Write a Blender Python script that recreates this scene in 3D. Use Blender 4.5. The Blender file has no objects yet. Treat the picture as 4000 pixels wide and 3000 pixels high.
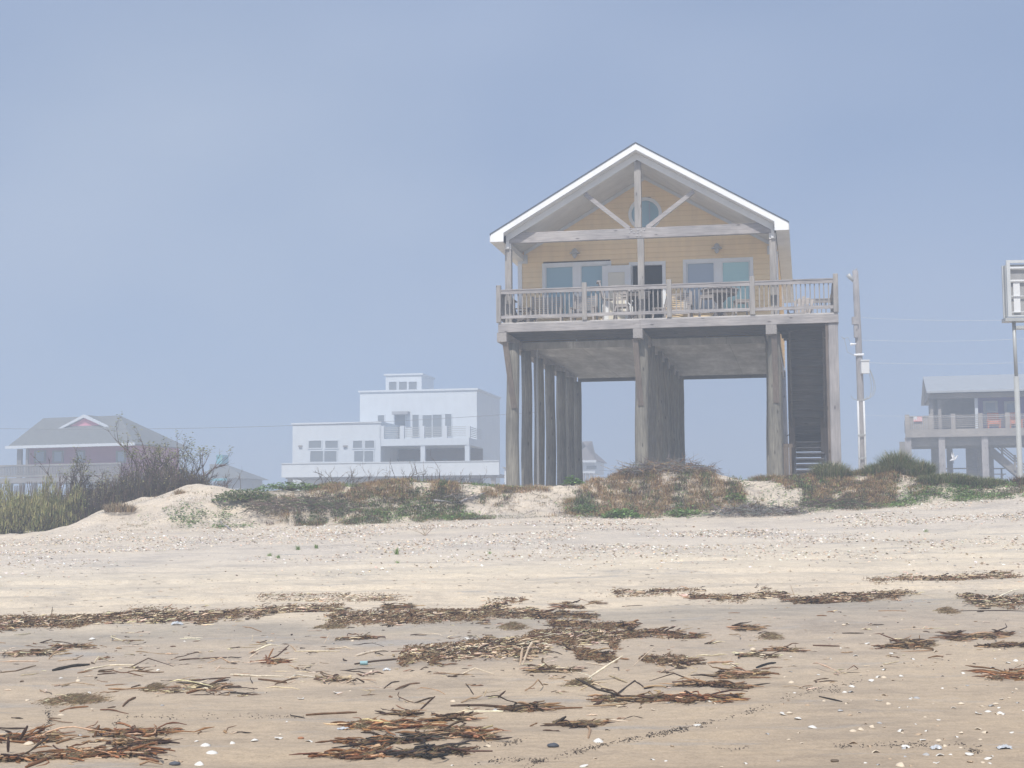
import bpy, bmesh, math, random
import numpy as np
from mathutils import Vector, Matrix, Euler
random.seed(7); rng = np.random.default_rng(11)
R = math.radians; PI = math.pi
sc = bpy.context.scene
COL = sc.collection

# ------------------------------------------------------------------ camera geometry (used to lay the place out)
FPX, EYE = 6000., 1.6
PITCH, ROLL = math.atan(548/6000.), 0.006
def _axes():
    fw = np.array([0, math.cos(PITCH), math.sin(PITCH)]); rt = np.array([1., 0, 0]); up = np.cross(rt, fw)
    return rt*math.cos(ROLL)-up*math.sin(ROLL), up*math.cos(ROLL)+rt*math.sin(ROLL), fw
AR, AU, AF = _axes(); CAM = np.array([0, 0, EYE])
def ray(px, py): return AF+AR*(px-2000)/FPX-AU*(py-1500)/FPX
def at(px, py, Y):
    d = ray(px, py); return CAM+d*(Y/d[1])

# ------------------------------------------------------------------ helpers
class MB:
    def __init__(s): s.v=[]; s.f=[]; s.c=[]; s.has=False
    def add(s, vs, fs, col=None):
        o=len(s.v); s.v.extend(vs)
        for f in fs: s.f.append([i+o for i in f]); s.c.append(col)
        if col is not None: s.has=True
        return s
    def box(s, x0,x1,y0,y1,z0,z1, col=None):
        if x0>x1:x0,x1=x1,x0
        if y0>y1:y0,y1=y1,y0
        if z0>z1:z0,z1=z1,z0
        v=[(x,y,z) for z in (z0,z1) for y in (y0,y1) for x in (x0,x1)]
        return s.add(v,[(0,2,3,1),(4,5,7,6),(0,1,5,4),(2,6,7,3),(0,4,6,2),(1,3,7,5)],col)
    def prism(s, poly, a0, a1, axis='y', col=None):
        # poly: list of 2-D points; extruded along axis. axis y: (x,z); z: (x,y); x: (y,z)
        def mk(p,a):
            return {'y':(p[0],a,p[1]),'z':(p[0],p[1],a),'x':(a,p[0],p[1])}[axis]
        n=len(poly); v=[mk(p,a0) for p in poly]+[mk(p,a1) for p in poly]
        f=[tuple(range(n)),tuple(range(2*n-1,n-1,-1))]+[(i,n+i,n+(i+1)%n,(i+1)%n) for i in range(n)]
        return s.add(v,f,col)
    def bar(s, p, q, w, h, up=(0,0,1), col=None):
        p=Vector(p);q=Vector(q);d=(q-p);L=d.length
        if L<1e-6:return s
        d/=L; side=d.cross(Vector(up))
        if side.length<1e-4: side=d.cross(Vector((0,1,0)))
        side.normalize(); u=side.cross(d)
        v=[]
        for e in (p,q):
            for a,b in ((-1,-1),(1,-1),(1,1),(-1,1)): v.append(tuple(e+side*(a*w/2)+u*(b*h/2)))
        return s.add(v,[(0,1,2,3),(7,6,5,4),(0,4,5,1),(1,5,6,2),(2,6,7,3),(3,7,4,0)],col)
    def tube(s, pts, rad, n=6, col=None, cap=True):
        pts=[Vector(p) for p in pts]; m=len(pts)
        if not hasattr(rad,'__len__'): rad=[rad]*m
        v=[];prev=None
        for i,p in enumerate(pts):
            d=(pts[min(i+1,m-1)]-pts[max(i-1,0)])
            if d.length<1e-7: d=Vector((0,0,1))
            d.normalize()
            a=prev-d*prev.dot(d) if prev is not None else d.cross(Vector((0,0,1)) if abs(d.z)<.9 else Vector((1,0,0)))
            if a.length<1e-5:a=d.orthogonal()
            a.normalize(); prev=a; b=d.cross(a)
            for k in range(n):
                t=2*PI*k/n; v.append(tuple(p+(a*math.cos(t)+b*math.sin(t))*rad[i]))
        f=[(i*n+k,i*n+(k+1)%n,(i+1)*n+(k+1)%n,(i+1)*n+k) for i in range(m-1) for k in range(n)]
        if cap: f+= [tuple(range(n-1,-1,-1)),tuple(range((m-1)*n,m*n))]
        return s.add(v,f,col)
    def build(s, name, mat, parent=None, smooth=False, origin=None, bevel=0):
        me=bpy.data.meshes.new(name)
        v=s.v
        if origin is not None:
            o=origin; v=[(a-o[0],b-o[1],c-o[2]) for a,b,c in v]
        me.from_pydata(v,[],s.f); me.update()
        if s.has:
            at_=me.color_attributes.new('Col','FLOAT_COLOR','CORNER')
            arr=np.ones((len(me.loops),4),dtype=np.float32); i=0
            tot=np.array([len(f) for f in s.f]); cc=np.array([(c if c is not None else (1,1,1)) for c in s.c],dtype=np.float32)
            arr[:,:3]=np.repeat(cc,tot,axis=0)
            at_.data.foreach_set('color',arr.ravel())
        if smooth: me.polygons.foreach_set('use_smooth',[True]*len(me.polygons))
        if mat: me.materials.append(mat)
        ob=bpy.data.objects.new(name,me); COL.objects.link(ob)
        if origin is not None: ob.location=origin
        if parent is not None: ob.parent=parent
        if bevel:
            m=ob.modifiers.new('b','BEVEL'); m.width=bevel; m.segments=1; m.limit_method='ANGLE'
        return ob
def tag(o, label=None, cat=None, group=None, kind=None):
    if label: o['label']=label
    if cat: o['category']=cat
    if group: o['group']=group
    if kind: o['kind']=kind
    return o
def empty(name, loc, rz=0, label=None, cat=None, group=None):
    o=bpy.data.objects.new(name,None); COL.objects.link(o); o.location=loc; o.rotation_euler=(0,0,rz); o.empty_display_size=.3
    return tag(o,label,cat,group)
def copy_tree(o, parent=None):
    c=o.copy(); COL.objects.link(c); c.parent=parent
    for ch in [x for x in bpy.data.objects if x.parent==o]: copy_tree(ch,c)
    return c

# ------------------------------------------------------------------ materials
def newmat(name):
    m=bpy.data.materials.new(name); m.use_nodes=True; nt=m.node_tree; nt.nodes.clear()
    out=nt.nodes.new('ShaderNodeOutputMaterial'); b=nt.nodes.new('ShaderNodeBsdfPrincipled')
    nt.links.new(b.outputs[0],out.inputs[0]); return m,nt,b
def N(nt,t,**k):
    n=nt.nodes.new(t)
    for a,b in k.items(): setattr(n,a,b)
    return n
def ramp(nt, fac, stops):
    r=N(nt,'ShaderNodeValToRGB'); e=r.color_ramp.elements
    while len(e)<len(stops): e.new(.5)
    for i,(p,c) in enumerate(stops):
        e[i].position=p; e[i].color=(*c,1) if len(c)==3 else c
    nt.links.new(fac,r.inputs[0]); return r.outputs[0]
def noise(nt, scale=5, detail=4, rough=.6, vec=None, stretch=None, coord='Object'):
    n=N(nt,'ShaderNodeTexNoise'); n.inputs['Scale'].default_value=scale; n.inputs['Detail'].default_value=detail; n.inputs['Roughness'].default_value=rough
    if vec is None:
        tc=N(nt,'ShaderNodeTexCoord'); vec=tc.outputs[coord]
    if stretch:
        mp=N(nt,'ShaderNodeMapping'); mp.inputs['Scale'].default_value=stretch; nt.links.new(vec,mp.inputs[0]); vec=mp.outputs[0]
    nt.links.new(vec,n.inputs['Vector']); return n.outputs['Fac']
def bump(nt,b,h,strength=.3,dist=.01):
    bm=N(nt,'ShaderNodeBump'); bm.inputs['Strength'].default_value=strength; bm.inputs['Distance'].default_value=dist
    nt.links.new(h,bm.inputs['Height']); nt.links.new(bm.outputs[0],b.inputs['Normal'])
def mix(nt,fac,a,b,mode='MIX'):
    m=N(nt,'ShaderNodeMix',data_type='RGBA',blend_type=mode)
    for sock,val in ((m.inputs[0],fac),(m.inputs[6],a),(m.inputs[7],b)):
        if isinstance(val,(int,float)): sock.default_value=val
        elif isinstance(val,tuple): sock.default_value=(*val,1)
        else: nt.links.new(val,sock)
    return m.outputs[2]
def mat_wood(name, lo, hi, axis='x', knots=True, rough=.85):
    m,nt,b=newmat(name)
    st={'x':(.6,9,9),'y':(9,.6,9),'z':(9,9,.6)}[axis]; kt={'x':(1,3,3),'y':(3,1,3),'z':(3,3,1)}[axis]
    g=noise(nt,3.2,6,.65,stretch=st); big=noise(nt,.9,3,.6)
    c=ramp(nt,g,[(.28,lo),(.5,tuple((a+b_)/2 for a,b_ in zip(lo,hi))),(.72,hi)])
    c=mix(nt,ramp(nt,big,[(.35,(.78,.78,.8)),(.65,(1.08,1.05,1.02))]),c,c,'MULTIPLY') if False else mix(nt,1.0,c,ramp(nt,big,[(.3,(.74,.74,.76)),(.7,(1.1,1.08,1.06))]),'MULTIPLY')
    if knots:
        tc=N(nt,'ShaderNodeTexCoord'); mp=N(nt,'ShaderNodeMapping'); mp.inputs['Scale'].default_value=kt
        nt.links.new(tc.outputs['Object'],mp.inputs[0]); vo=N(nt,'ShaderNodeTexVoronoi'); vo.inputs['Scale'].default_value=1.6
        nt.links.new(mp.outputs[0],vo.inputs['Vector'])
        k=ramp(nt,vo.outputs['Distance'],[(.06,(.35,.33,.33)),(.13,(1,1,1))]); c=mix(nt,1.0,c,k,'MULTIPLY')
    nt.links.new(c,b.inputs['Base Color']); b.inputs['Roughness'].default_value=rough; b.inputs['Specular IOR Level'].default_value=.25
    bump(nt,b,g,.35,.006); return m
def mat_paint(name, col, rough=.55, dirt=.12, spec=.4, stretch=(1,1,.35)):
    m,nt,b=newmat(name)
    n=noise(nt,2.2,6,.65,stretch=stretch); f=noise(nt,40,3,.6)
    c=mix(nt,ramp(nt,n,[(.35,(0,0,0)),(.75,(1,1,1))]),col,tuple(x*(1-dirt*2) for x in col))
    nt.links.new(c,b.inputs['Base Color']); b.inputs['Roughness'].default_value=rough; b.inputs['Specular IOR Level'].default_value=spec
    bump(nt,b,f,.08,.003); return m
def mat_vcol(name, rough=.8, trans=0, var=.3, scale=8):
    m,nt,b=newmat(name)
    a=N(nt,'ShaderNodeVertexColor',layer_name='Col'); n=noise(nt,scale,3,.6)
    c=mix(nt,1.0,a.outputs[0],ramp(nt,n,[(.3,(1-var,)*3),(.7,(1+var,)*3)]),'MULTIPLY')
    nt.links.new(c,b.inputs['Base Color']); b.inputs['Roughness'].default_value=rough; b.inputs['Specular IOR Level'].default_value=.2
    if trans:
        out=[x for x in nt.nodes if x.type=='OUTPUT_MATERIAL'][0]; tr=N(nt,'ShaderNodeBsdfTranslucent'); mx=N(nt,'ShaderNodeMixShader'); mx.inputs[0].default_value=trans
        nt.links.new(c,tr.inputs[0]); nt.links.new(b.outputs[0],mx.inputs[1]); nt.links.new(tr.outputs[0],mx.inputs[2]); nt.links.new(mx.outputs[0],out.inputs[0])
    return m
def mat_glass(name, col, rough=.08, lines=False):
    m,nt,b=newmat(name)
    if lines:
        tc=N(nt,'ShaderNodeTexCoord'); w=N(nt,'ShaderNodeTexWave',bands_direction='Z'); w.inputs['Scale'].default_value=lines; w.inputs['Distortion'].default_value=.15
        nt.links.new(tc.outputs['Object'],w.inputs['Vector'])
        c=ramp(nt,w.outputs['Fac'],[(.1,tuple(x*.86 for x in col)),(.5,col)]); nt.links.new(c,b.inputs['Base Color'])
    else: b.inputs['Base Color'].default_value=(*col,1)
    b.inputs['Roughness'].default_value=rough; b.inputs['Specular IOR Level'].default_value=.6
    return m
M={}
M['wx']=mat_wood('weathered_wood_x',(.25,.235,.23),(.50,.475,.465),'x')
M['floorwood']=mat_wood('deck_board_wood',(.42,.40,.38),(.66,.64,.61),'x')
M['wy']=mat_wood('weathered_wood_y',(.24,.22,.21),(.47,.45,.43),'y')
M['wz']=mat_wood('weathered_wood_z',(.24,.225,.21),(.45,.43,.405),'z')
M['pile']=mat_wood('piling_wood',(.13,.122,.105),(.33,.315,.27),'z',rough=.9)
M['pale_pile']=mat_wood('pale_pile_wood',(.26,.25,.25),(.44,.42,.42),'z',rough=.9)
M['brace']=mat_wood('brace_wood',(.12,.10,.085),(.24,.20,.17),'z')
M['under']=mat_wood('underdeck_shade_wood',(.08,.075,.07),(.17,.16,.15),'x')  # wood colour lowered to deepen the shade under deck and stair
M['white']=mat_paint('white_trim',(.89,.90,.90),.5,.06)
M['ceil']=mat_paint('porch_ceiling_paint',(.76,.75,.73),.6,.08,stretch=(1,1,1))
M['frieze']=mat_paint('grey_white_trim',(.74,.75,.75),.55,.06)
M['roof']=mat_paint('shingle_dark',(.10,.12,.15),.8,.2,stretch=(1,1,1))
def mat_siding():
    m,nt,b=newmat('yellow_siding'); tc=N(nt,'ShaderNodeTexCoord'); sp=N(nt,'ShaderNodeSeparateXYZ'); nt.links.new(tc.outputs['Object'],sp.inputs[0])
    def mm(op,a,v):
        n=N(nt,'ShaderNodeMath',operation=op); nt.links.new(a,n.inputs[0]); n.inputs[1].default_value=v; return n.outputs[0]
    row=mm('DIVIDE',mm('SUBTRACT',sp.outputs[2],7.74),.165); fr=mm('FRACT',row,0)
    joint_shade=ramp(nt,fr,[(0,(.89,.87,.84)),(.07,(.91,.89,.86)),(.13,(1,1,1))])  # joint dirt and lap shadow painted into the siding colour
    fl=N(nt,'ShaderNodeMath',operation='FLOOR'); nt.links.new(row,fl.inputs[0]); wn=N(nt,'ShaderNodeTexWhiteNoise',noise_dimensions='1D'); nt.links.new(fl.outputs[0],wn.inputs['W'])
    tone=ramp(nt,wn.outputs['Value'],[(0,(.97,.97,.965)),(1,(1.02,1.02,1.02))])
    st=noise(nt,1.6,5,.6,tc.outputs['Object'],stretch=(2.5,1,.35)); c=mix(nt,1.0,(.99,.76,.45),ramp(nt,st,[(.35,(.93,.93,.94)),(.6,(1.0,1.0,1.0))]),'MULTIPLY')
    c=mix(nt,1.0,c,joint_shade,'MULTIPLY'); c=mix(nt,1.0,c,tone,'MULTIPLY'); nt.links.new(c,b.inputs['Base Color']); b.inputs['Roughness'].default_value=.6; b.inputs['Specular IOR Level'].default_value=.3; return m
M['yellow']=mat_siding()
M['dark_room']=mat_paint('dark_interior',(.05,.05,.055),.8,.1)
M['glass_a']=mat_glass('blue_glass',(.32,.50,.58),.08,14)
M['glass_b']=mat_glass('blue_glass_plain',(.32,.50,.58),.08,14)
M['glass_c']=mat_glass('grey_blue_glass',(.40,.48,.58),.10,14)
M['glass_d']=mat_glass('aqua_glass',(.42,.68,.68),.08)
M['glass_door']=mat_glass('cream_door_glass',(.80,.74,.60),.2)
M['metal']=mat_paint('galvanised_metal',(.42,.43,.42),.4,.1,.6)
M['hw']=mat_paint('bolt_steel',(.55,.55,.55),.4,.1,.6)
def mat_soffit():
    m,nt,b=newmat('soffit_plywood')
    n=noise(nt,1.3,6,.65,stretch=(2.2,.5,1)); n2=noise(nt,.7,3,.5)
    c=ramp(nt,n,[(.35,(.32,.31,.29)),(.52,(.43,.42,.40)),(.66,(.56,.55,.52)),(.74,(.72,.71,.68))])
    c=mix(nt,1.0,c,ramp(nt,n2,[(.35,(.8,.79,.77)),(.65,(1.05,1.05,1.05))]),'MULTIPLY')
    tc=N(nt,'ShaderNodeTexCoord'); br=N(nt,'ShaderNodeTexBrick'); br.offset=0
    br.inputs['Scale'].default_value=1; br.inputs['Brick Width'].default_value=2.44; br.inputs['Row Height'].default_value=1.22; br.inputs['Mortar Size'].default_value=.012
    br.inputs['Color1'].default_value=br.inputs['Color2'].default_value=(1,1,1,1); br.inputs['Mortar'].default_value=(.6,.6,.6,1)
    nt.links.new(tc.outputs['Object'],br.inputs['Vector']); c=mix(nt,1.0,c,br.outputs['Color'],'MULTIPLY')
    nt.links.new(c,b.inputs['Base Color']); b.inputs['Roughness'].default_value=.8; return m
M['soffit']=mat_soffit()

# ------------------------------------------------------------------ terrain
def px2X(px, Y): return (px-2000)/FPX*Y
FOOT=[(-1500,2170),(-300,2120),(0,2110),(300,2085),(700,2066),(1300,2050),(2000,2022),(2700,2024),(3100,2008),(3300,1992),(3600,1972),(4000,1945),(4600,1935),(6000,1950)]
CREST=[(-1500,2100),(-300,2090),(0,2086),(250,2070),(350,2030),(430,1992),(560,1946),(700,1914),(780,1897),(860,1906),(960,1925),(1100,1915),(1300,1902),(1600,1892),(1850,1902),(1980,1912),(2150,1905),(2300,1888),(2420,1862),(2560,1842),(2680,1838),(2800,1862),(2920,1885),(3060,1876),(3180,1868),(3300,1852),(3420,1850),(3560,1865),(3700,1880),(4000,1905),(4600,1900),(6000,1930)]
def tab(T,Y,hz):
    x=np.array([px2X(a,Y) for a,_ in T]); z=np.array([EYE+(2048+.006*(2000-a)-b)/FPX*Y for a,b in T]); return x,z
FX,FZ=tab(FOOT,36.5,0); CX,CZ=tab(CREST,40.,0)
_P=rng.permutation(512); _G=rng.random(512)
def vnoise(x,y):
    xi=np.floor(x).astype(int); yi=np.floor(y).astype(int); xf=x-xi; yf=y-yi
    u=xf*xf*(3-2*xf); v=yf*yf*(3-2*yf)
    def h(a,b): return _G[(_P[a&511]+b)&511]
    return ((h(xi,yi)*(1-u)+h(xi+1,yi)*u)*(1-v)+(h(xi,yi+1)*(1-u)+h(xi+1,yi+1)*u)*v)*2-1
def fbm(x,y,o=4):
    s=0;a=1.
    for i in range(o): s=s+a*vnoise(x*2**i+17*i,y*2**i-9*i); a*=.5
    return s
def ss(t): t=np.clip(t,0,1); return t*t*(3-2*t)
def terrain(x,y):
    x=np.asarray(x,float); y=np.asarray(y,float)
    fz=np.interp(x,FX,FZ); cz=np.interp(x,CX,CZ)
    base=np.interp(y,[-400,0,11,13.5,16,20,24,28],[-2.,-.05,0,.035,.13,.38,.64,.92])
    tilt=np.clip(x/8,-1.2,1.2)*.05*np.clip((y-12)/10,0,1)
    t1=np.clip((y-28)/8.5,0,1); z=base+tilt
    z=np.where(y>28,(base+tilt)*(1-t1)+fz*t1,z)
    wob=fbm(x*.35+3,y*.0+1,3)*.5
    t2=np.clip((y-36.5-wob*.6)/3.3,0,1)
    dune=fz+(cz-fz)*ss(t2)
    z=np.where(y>36.5+np.minimum(wob*.6,0),np.where(y>36.5,dune,z),z)
    t3=ss((y-40.6)/4.); z=np.where(y>40.6,cz*(1-t3)+1.5*t3,z)
    # relief
    d=np.clip((y-36)/1.5,0,1)*np.clip((46-y)/3,0,1)
    z=z+d*(fbm(x*1.3,y*1.3,4)*.07)
    near=np.clip((30-y)/8,0,1)
    z=z+near*(fbm(x*.28+5,y*.55+2,3)*.03+fbm(x*1.1,y*1.6,3)*.012)+np.clip((36-y)/4,0,1)*fbm(x*2.2,y*3.5,2)*.006
    # swash hollows in the near sand
    z=z-near*.03*np.exp(-((x+2.0)/2.2)**2-((y-14.6)/1.0)**2)+near*.025*np.exp(-((x-.4)/1.6)**2-((y-15.6)/.6)**2)
    # vehicle ruts along the upper beach
    for yc,a in ((21.4,.03),(22.6,.045),(23.2,.03),(24.2,.045),(25.6,.045),(27.6,.03)):
        yy=yc+.04*x+.15*np.sin(x*.35); z=z-a*np.exp(-((y-yy)/.16)**2)+a*.5*np.exp(-((y-yy-.3)/.12)**2)
    return z
_gx=np.arange(-20,20.01,.05); _gy=np.arange(8,62,.05); _GX,_GY=np.meshgrid(_gx,_gy); _GZ=terrain(_GX,_GY).tolist()
def gz(x,y):
    u=(x+20)/.05; v=(y-8)/.05; i=int(u); j=int(v)
    if not(0<=i<799 and 0<=j<1078): return float(terrain(np.array([x]),np.array([y]))[0])
    u-=i; v-=j; a=_GZ[j]; b=_GZ[j+1]
    return (a[i]*(1-u)+a[i+1]*u)*(1-v)+(b[i]*(1-u)+b[i+1]*u)*v
def ground(px,py):
    """world point where the sight line of a photo position meets the beach"""
    d=ray(px,py); Y=np.arange(9.5,46,.04); t=Y/d[1]; X=d[0]*t; Z=EYE+d[2]*t
    G=[gz(a,b) for a,b in zip(X[::10],Y[::10])]; k=np.where(Z[::10]<=np.array(G))[0]; i=int(k[0])*10 if len(k) else len(Y)-1
    while i>0 and Z[i]<=gz(X[i],Y[i]): i-=1
    return (float(X[i]),float(Y[i]),gz(X[i],Y[i]))

def mat_sand():
    m,nt,b=newmat('beach_sand')
    tc=N(nt,'ShaderNodeTexCoord'); sep=N(nt,'ShaderNodeSeparateXYZ'); nt.links.new(tc.outputs['Object'],sep.inputs[0])
    o=tc.outputs['Object']
    wob=noise(nt,.35,4,.6,o); 
    def math_(op,a,b_=None,c=None):
        n=N(nt,'ShaderNodeMath',operation=op)
        for i,v in enumerate((a,b_,c)):
            if v is None: continue
            if isinstance(v,(int,float)): n.inputs[i].default_value=v
            else: nt.links.new(v,n.inputs[i])
        return n.outputs[0]
    y=math_('ADD',sep.outputs[1],math_('MULTIPLY',math_('SUBTRACT',wob,.5),3.2))
    y=math_('SUBTRACT',y,math_('MULTIPLY',sep.outputs[0],.22))
    mr=N(nt,'ShaderNodeMapRange'); mr.inputs['From Min'].default_value=8; mr.inputs['From Max'].default_value=48; nt.links.new(y,mr.inputs['Value'])
    p=lambda Y:(Y-8)/40
    
    base=ramp(nt,mr.outputs[0],[(p(10),(.43,.335,.235)),(p(14.5),(.47,.375,.27)),(p(18.0),(.45,.37,.285)),(p(20),(.40,.345,.275)),(p(21.5),(.60,.505,.385)),(p(27),(.63,.545,.425)),(p(31),(.585,.515,.43)),(p(37),(.60,.515,.41))])
    # damp streaks and grey silt left by the tide (real staining)
    st=noise(nt,.8,6,.66,o,stretch=(.7,1.5,1)); c=mix(nt,1.0,base,ramp(nt,st,[(.30,(.74,.75,.78)),(.5,(1,1,1)),(.72,(1.10,1.09,1.05))]),'MULTIPLY')
    sil=noise(nt,.8,6,.7,o,stretch=(.6,2.2,1)); c=mix(nt,ramp(nt,sil,[(.56,(0,0,0)),(.68,(.62,.62,.62))]),c,(.33,.315,.295))
    g=noise(nt,45,6,.85,o); c=mix(nt,1.0,c,ramp(nt,g,[(.34,(.70,.69,.68)),(.5,(.98,.98,.98)),(.64,(1.14,1.14,1.13))]),'MULTIPLY')
    md=noise(nt,6,5,.7,o,stretch=(1,1.6,1)); c=mix(nt,1.0,c,ramp(nt,md,[(.32,(.86,.86,.86)),(.6,(1.05,1.05,1.05))]),'MULTIPLY')
    # shell hash
    vo=N(nt,'ShaderNodeTexVoronoi'); vo.inputs['Scale'].default_value=22; nt.links.new(o,vo.inputs['Vector'])
    cs=N(nt,'ShaderNodeSeparateColor'); nt.links.new(vo.outputs['Color'],cs.inputs[0])
    shelly=N(nt,'ShaderNodeMapRange'); shelly.inputs['From Min'].default_value=25.5; shelly.inputs['From Max'].default_value=31; nt.links.new(y,shelly.inputs['Value'])
    patch=noise(nt,.55,4,.6,o); amt=math_('MULTIPLY',shelly.outputs[0],ramp(nt,patch,[(.38,(.15,)*3),(.6,(1,)*3)]))
    lim=math_('LESS_THAN',vo.outputs['Distance'],math_('MULTIPLY',amt,.42))
    sc_=ramp(nt,cs.outputs[0],[(0,(.22,.19,.17)),(.25,(.40,.34,.29)),(.5,(.55,.46,.37)),(1,(.80,.76,.70))])
    c=mix(nt,math_('MULTIPLY',lim,.8),c,sc_)
    nt.links.new(c,b.inputs['Base Color']); b.inputs['Roughness'].default_value=.92; b.inputs['Specular IOR Level'].default_value=.2
    h=noise(nt,9,6,.7,o); h2=math_('ADD',h,math_('MULTIPLY',math_('MULTIPLY',lim,cs.outputs[1]),.5)); h3=math_('ADD',h2,math_('MULTIPLY',g,.25))
    bump(nt,b,h3,.55,.03); return m
def make_ground():
    def axis(segs):
        out=[]
        for a,b,st in segs: out+=list(np.arange(a,b,st))
        return np.array(out+[segs[-1][1]])
    xs=axis([(-300,-40,20),(-40,-15,.8),(-15,15,.085),(15,40,.8),(40,300,20)])
    ys=axis([(-300,-20,20),(-20,8,1),(8,20,.07),(20,46,.085),(46,60,1),(60,300,20)])
    X,Y=np.meshgrid(xs,ys); Z=terrain(X,Y)
    nx,ny=len(xs),len(ys); v=np.stack([X,Y,Z],-1).reshape(-1,3)
    i=np.arange((nx-1)*(ny-1)); r=i//(nx-1); c=i%(nx-1); a=r*nx+c
    f=np.stack([a,a+1,a+nx+1,a+nx],-1)
    me=bpy.data.meshes.new('ground'); me.vertices.add(len(v)); me.vertices.foreach_set('co',v.ravel().astype(np.float32))
    me.loops.add(f.size); me.loops.foreach_set('vertex_index',f.ravel().astype(np.int32)); me.polygons.add(len(f))
    me.polygons.foreach_set('loop_start',(np.arange(len(f))*4).astype(np.int32)); me.polygons.foreach_set('loop_total',np.full(len(f),4,np.int32))
    me.polygons.foreach_set('use_smooth',np.ones(len(f),bool)); me.update(); me.validate()
    me.materials.append(mat_sand()); ob=bpy.data.objects.new('ground',me); COL.objects.link(ob); tag(ob,kind='structure',label='pale sandy beach rising to a low dune')
make_ground()

# ------------------------------------------------------------------ the yellow stilt house (local axes: x along facade, y into depth, z up)
TH=R(10.85)
O46=at(2500,1255,46.); HO=Vector((O46[0],O46[1],0))
def hp(u,v,w): # house point in world
    return Vector((HO.x+u*math.cos(TH)+v*math.sin(TH), HO.y-u*math.sin(TH)+v*math.cos(TH), w))
house=empty('stilt_house',(HO.x,HO.y,0),-TH,'pale yellow gabled beach house raised high on round wooden pilings','house')
cc=-.06; SL=.582; PK=13.15; HW=4.52; EV=PK-SL*HW
def roofz(u,off=0): return PK-SL*abs(u-cc)-off
BACK=15.2; WALLV=2.6; GB=1.35
def slope_poly(t0,t1,h0=0,h1=HW):   # chevron ring between vertical offsets t0..t1
    return [(cc-h1,PK-SL*h1-t0),(cc,PK-t0),(cc+h1,PK-SL*h1-t0),(cc+h1,PK-SL*h1-t1),(cc,PK-t1),(cc-h1,PK-SL*h1-t1)]
def build_house():
    H=house
    # roof
    m=MB(); m.prism(slope_poly(-.035,.0,h1=HW+.03),-.06,BACK+.4); m.build('roof',M['roof'],H)
    m=MB(); m.prism(slope_poly(.003,.20),-.04,-.003); 
    for s in (-1,1):   # closed cornice return
        x0=cc+s*HW; x1=cc+s*(HW-.40); m.prism([(x0,EV-.20),(x1,roofz(x1,.2)),(x1,EV-.235),(x0,EV-.235)] ,-.04,-.003)
    m.build('rake_fascia',M['white'],H)
    m=MB(); m.prism(slope_poly(.205,.235),-.003,.27); m.build('rake_soffit',M['ceil'],H)
    h1=HW-.42
    m=MB(); m.prism(slope_poly(.238,.44,h1=h1),.27,.31); 
    for s in (-1,1): m.box(cc+s*h1,cc+s*(h1-.09),.265,.312,EV-.40,EV+.05)
    m.build('frieze_board',M['frieze'],H)
    m=MB(); m.prism(slope_poly(.39,.43,h1=h1-.02),.315,WALLV-.003); m.build('porch_ceiling',M['ceil'],H)
    for s in (-1,1):
        m=MB(); a=cc+s*(HW); b=cc+s*4.16
        m.box(a,b,0,BACK+.3,EV-.235,EV-.205); m.box(cc+s*(HW+.0),cc+s*(HW+.03),-.03,BACK+.3,EV-.235,EV-.01)
        m.build('eave_soffit',M['ceil'],H)
        m=MB(); m.box(cc+s*4.14,cc+s*3.95,.32,WALLV-.003,EV-.42,EV-.24); m.build('eave_beam',M['ceil'],H)
    # front wall in lap siding, openings left out
    opens=[(-3.40,-1.2,8.22,9.98,'w'),(-.52,.48,7.0,9.86,'d'),(1.14,3.31,8.22,9.93,'w')]
    m=MB(); z=7.74; row=.165
    while z<12.60:
        z1=z+row; zm=z+row*.5; hw=min(4.14,(PK-.43-z)/SL); ht=max(.0,min(4.14,(PK-.43-z1)/SL))
        if hw<=.02: break
        iv=[(cc-hw,cc+hw)]
        for a,b,l,t,_ in opens:
            if l<zm<t:
                nv=[]
                for p,q in iv:
                    if b<=p or a>=q: nv.append((p,q)); continue
                    if a>p:nv.append((p,a))
                    if b<q:nv.append((b,q))
                iv=nv
        if abs(zm-11.48)<.5:
            dx=math.sqrt(.25-(zm-11.48)**2); nv=[]
            for p,q in iv: nv+=[(p,cc-dx),(cc+dx,q)]
            iv=nv
        for p,q in iv:
            pt=max(p,cc-ht) if p<0 else p; qt=min(q,cc+ht) if q>0 else q
            v=[(p,WALLV-.024,z),(q,WALLV-.024,z),(qt,WALLV-.001,z1),(pt,WALLV-.001,z1),(p,WALLV+.1,z),(q,WALLV+.1,z),(qt,WALLV+.1,z1),(pt,WALLV+.1,z1)]
            m.add(v,[(0,1,2,3),(4,7,6,5),(0,4,5,1),(3,2,6,7),(0,3,7,4),(1,5,6,2)])
        z=z1
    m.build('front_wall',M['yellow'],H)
    for s in (-1,1):
        m=MB(); x=cc+s*4.14; z=7.5
        while z<EV-.25:
            z1=z+.165
            m.add([(x,WALLV,z),(x,BACK,z),(x,BACK,z1),(x,WALLV,z1),(x+s*.02,WALLV,z),(x+s*.02,BACK,z),(x+s*.003,BACK,z1),(x+s*.003,WALLV,z1)],[(0,1,2,3),(4,7,6,5),(0,4,5,1),(3,2,6,7),(0,3,7,4),(1,5,6,2)]); z=z1
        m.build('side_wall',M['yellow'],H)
    m=MB(); m.prism([(cc-4.1,7.5),(cc+4.1,7.5),(cc+4.1,EV-.2),(cc,PK-.4),(cc-4.1,EV-.2)],BACK-.1,BACK-.02); m.build('back_wall',M['yellow'],H)
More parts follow.
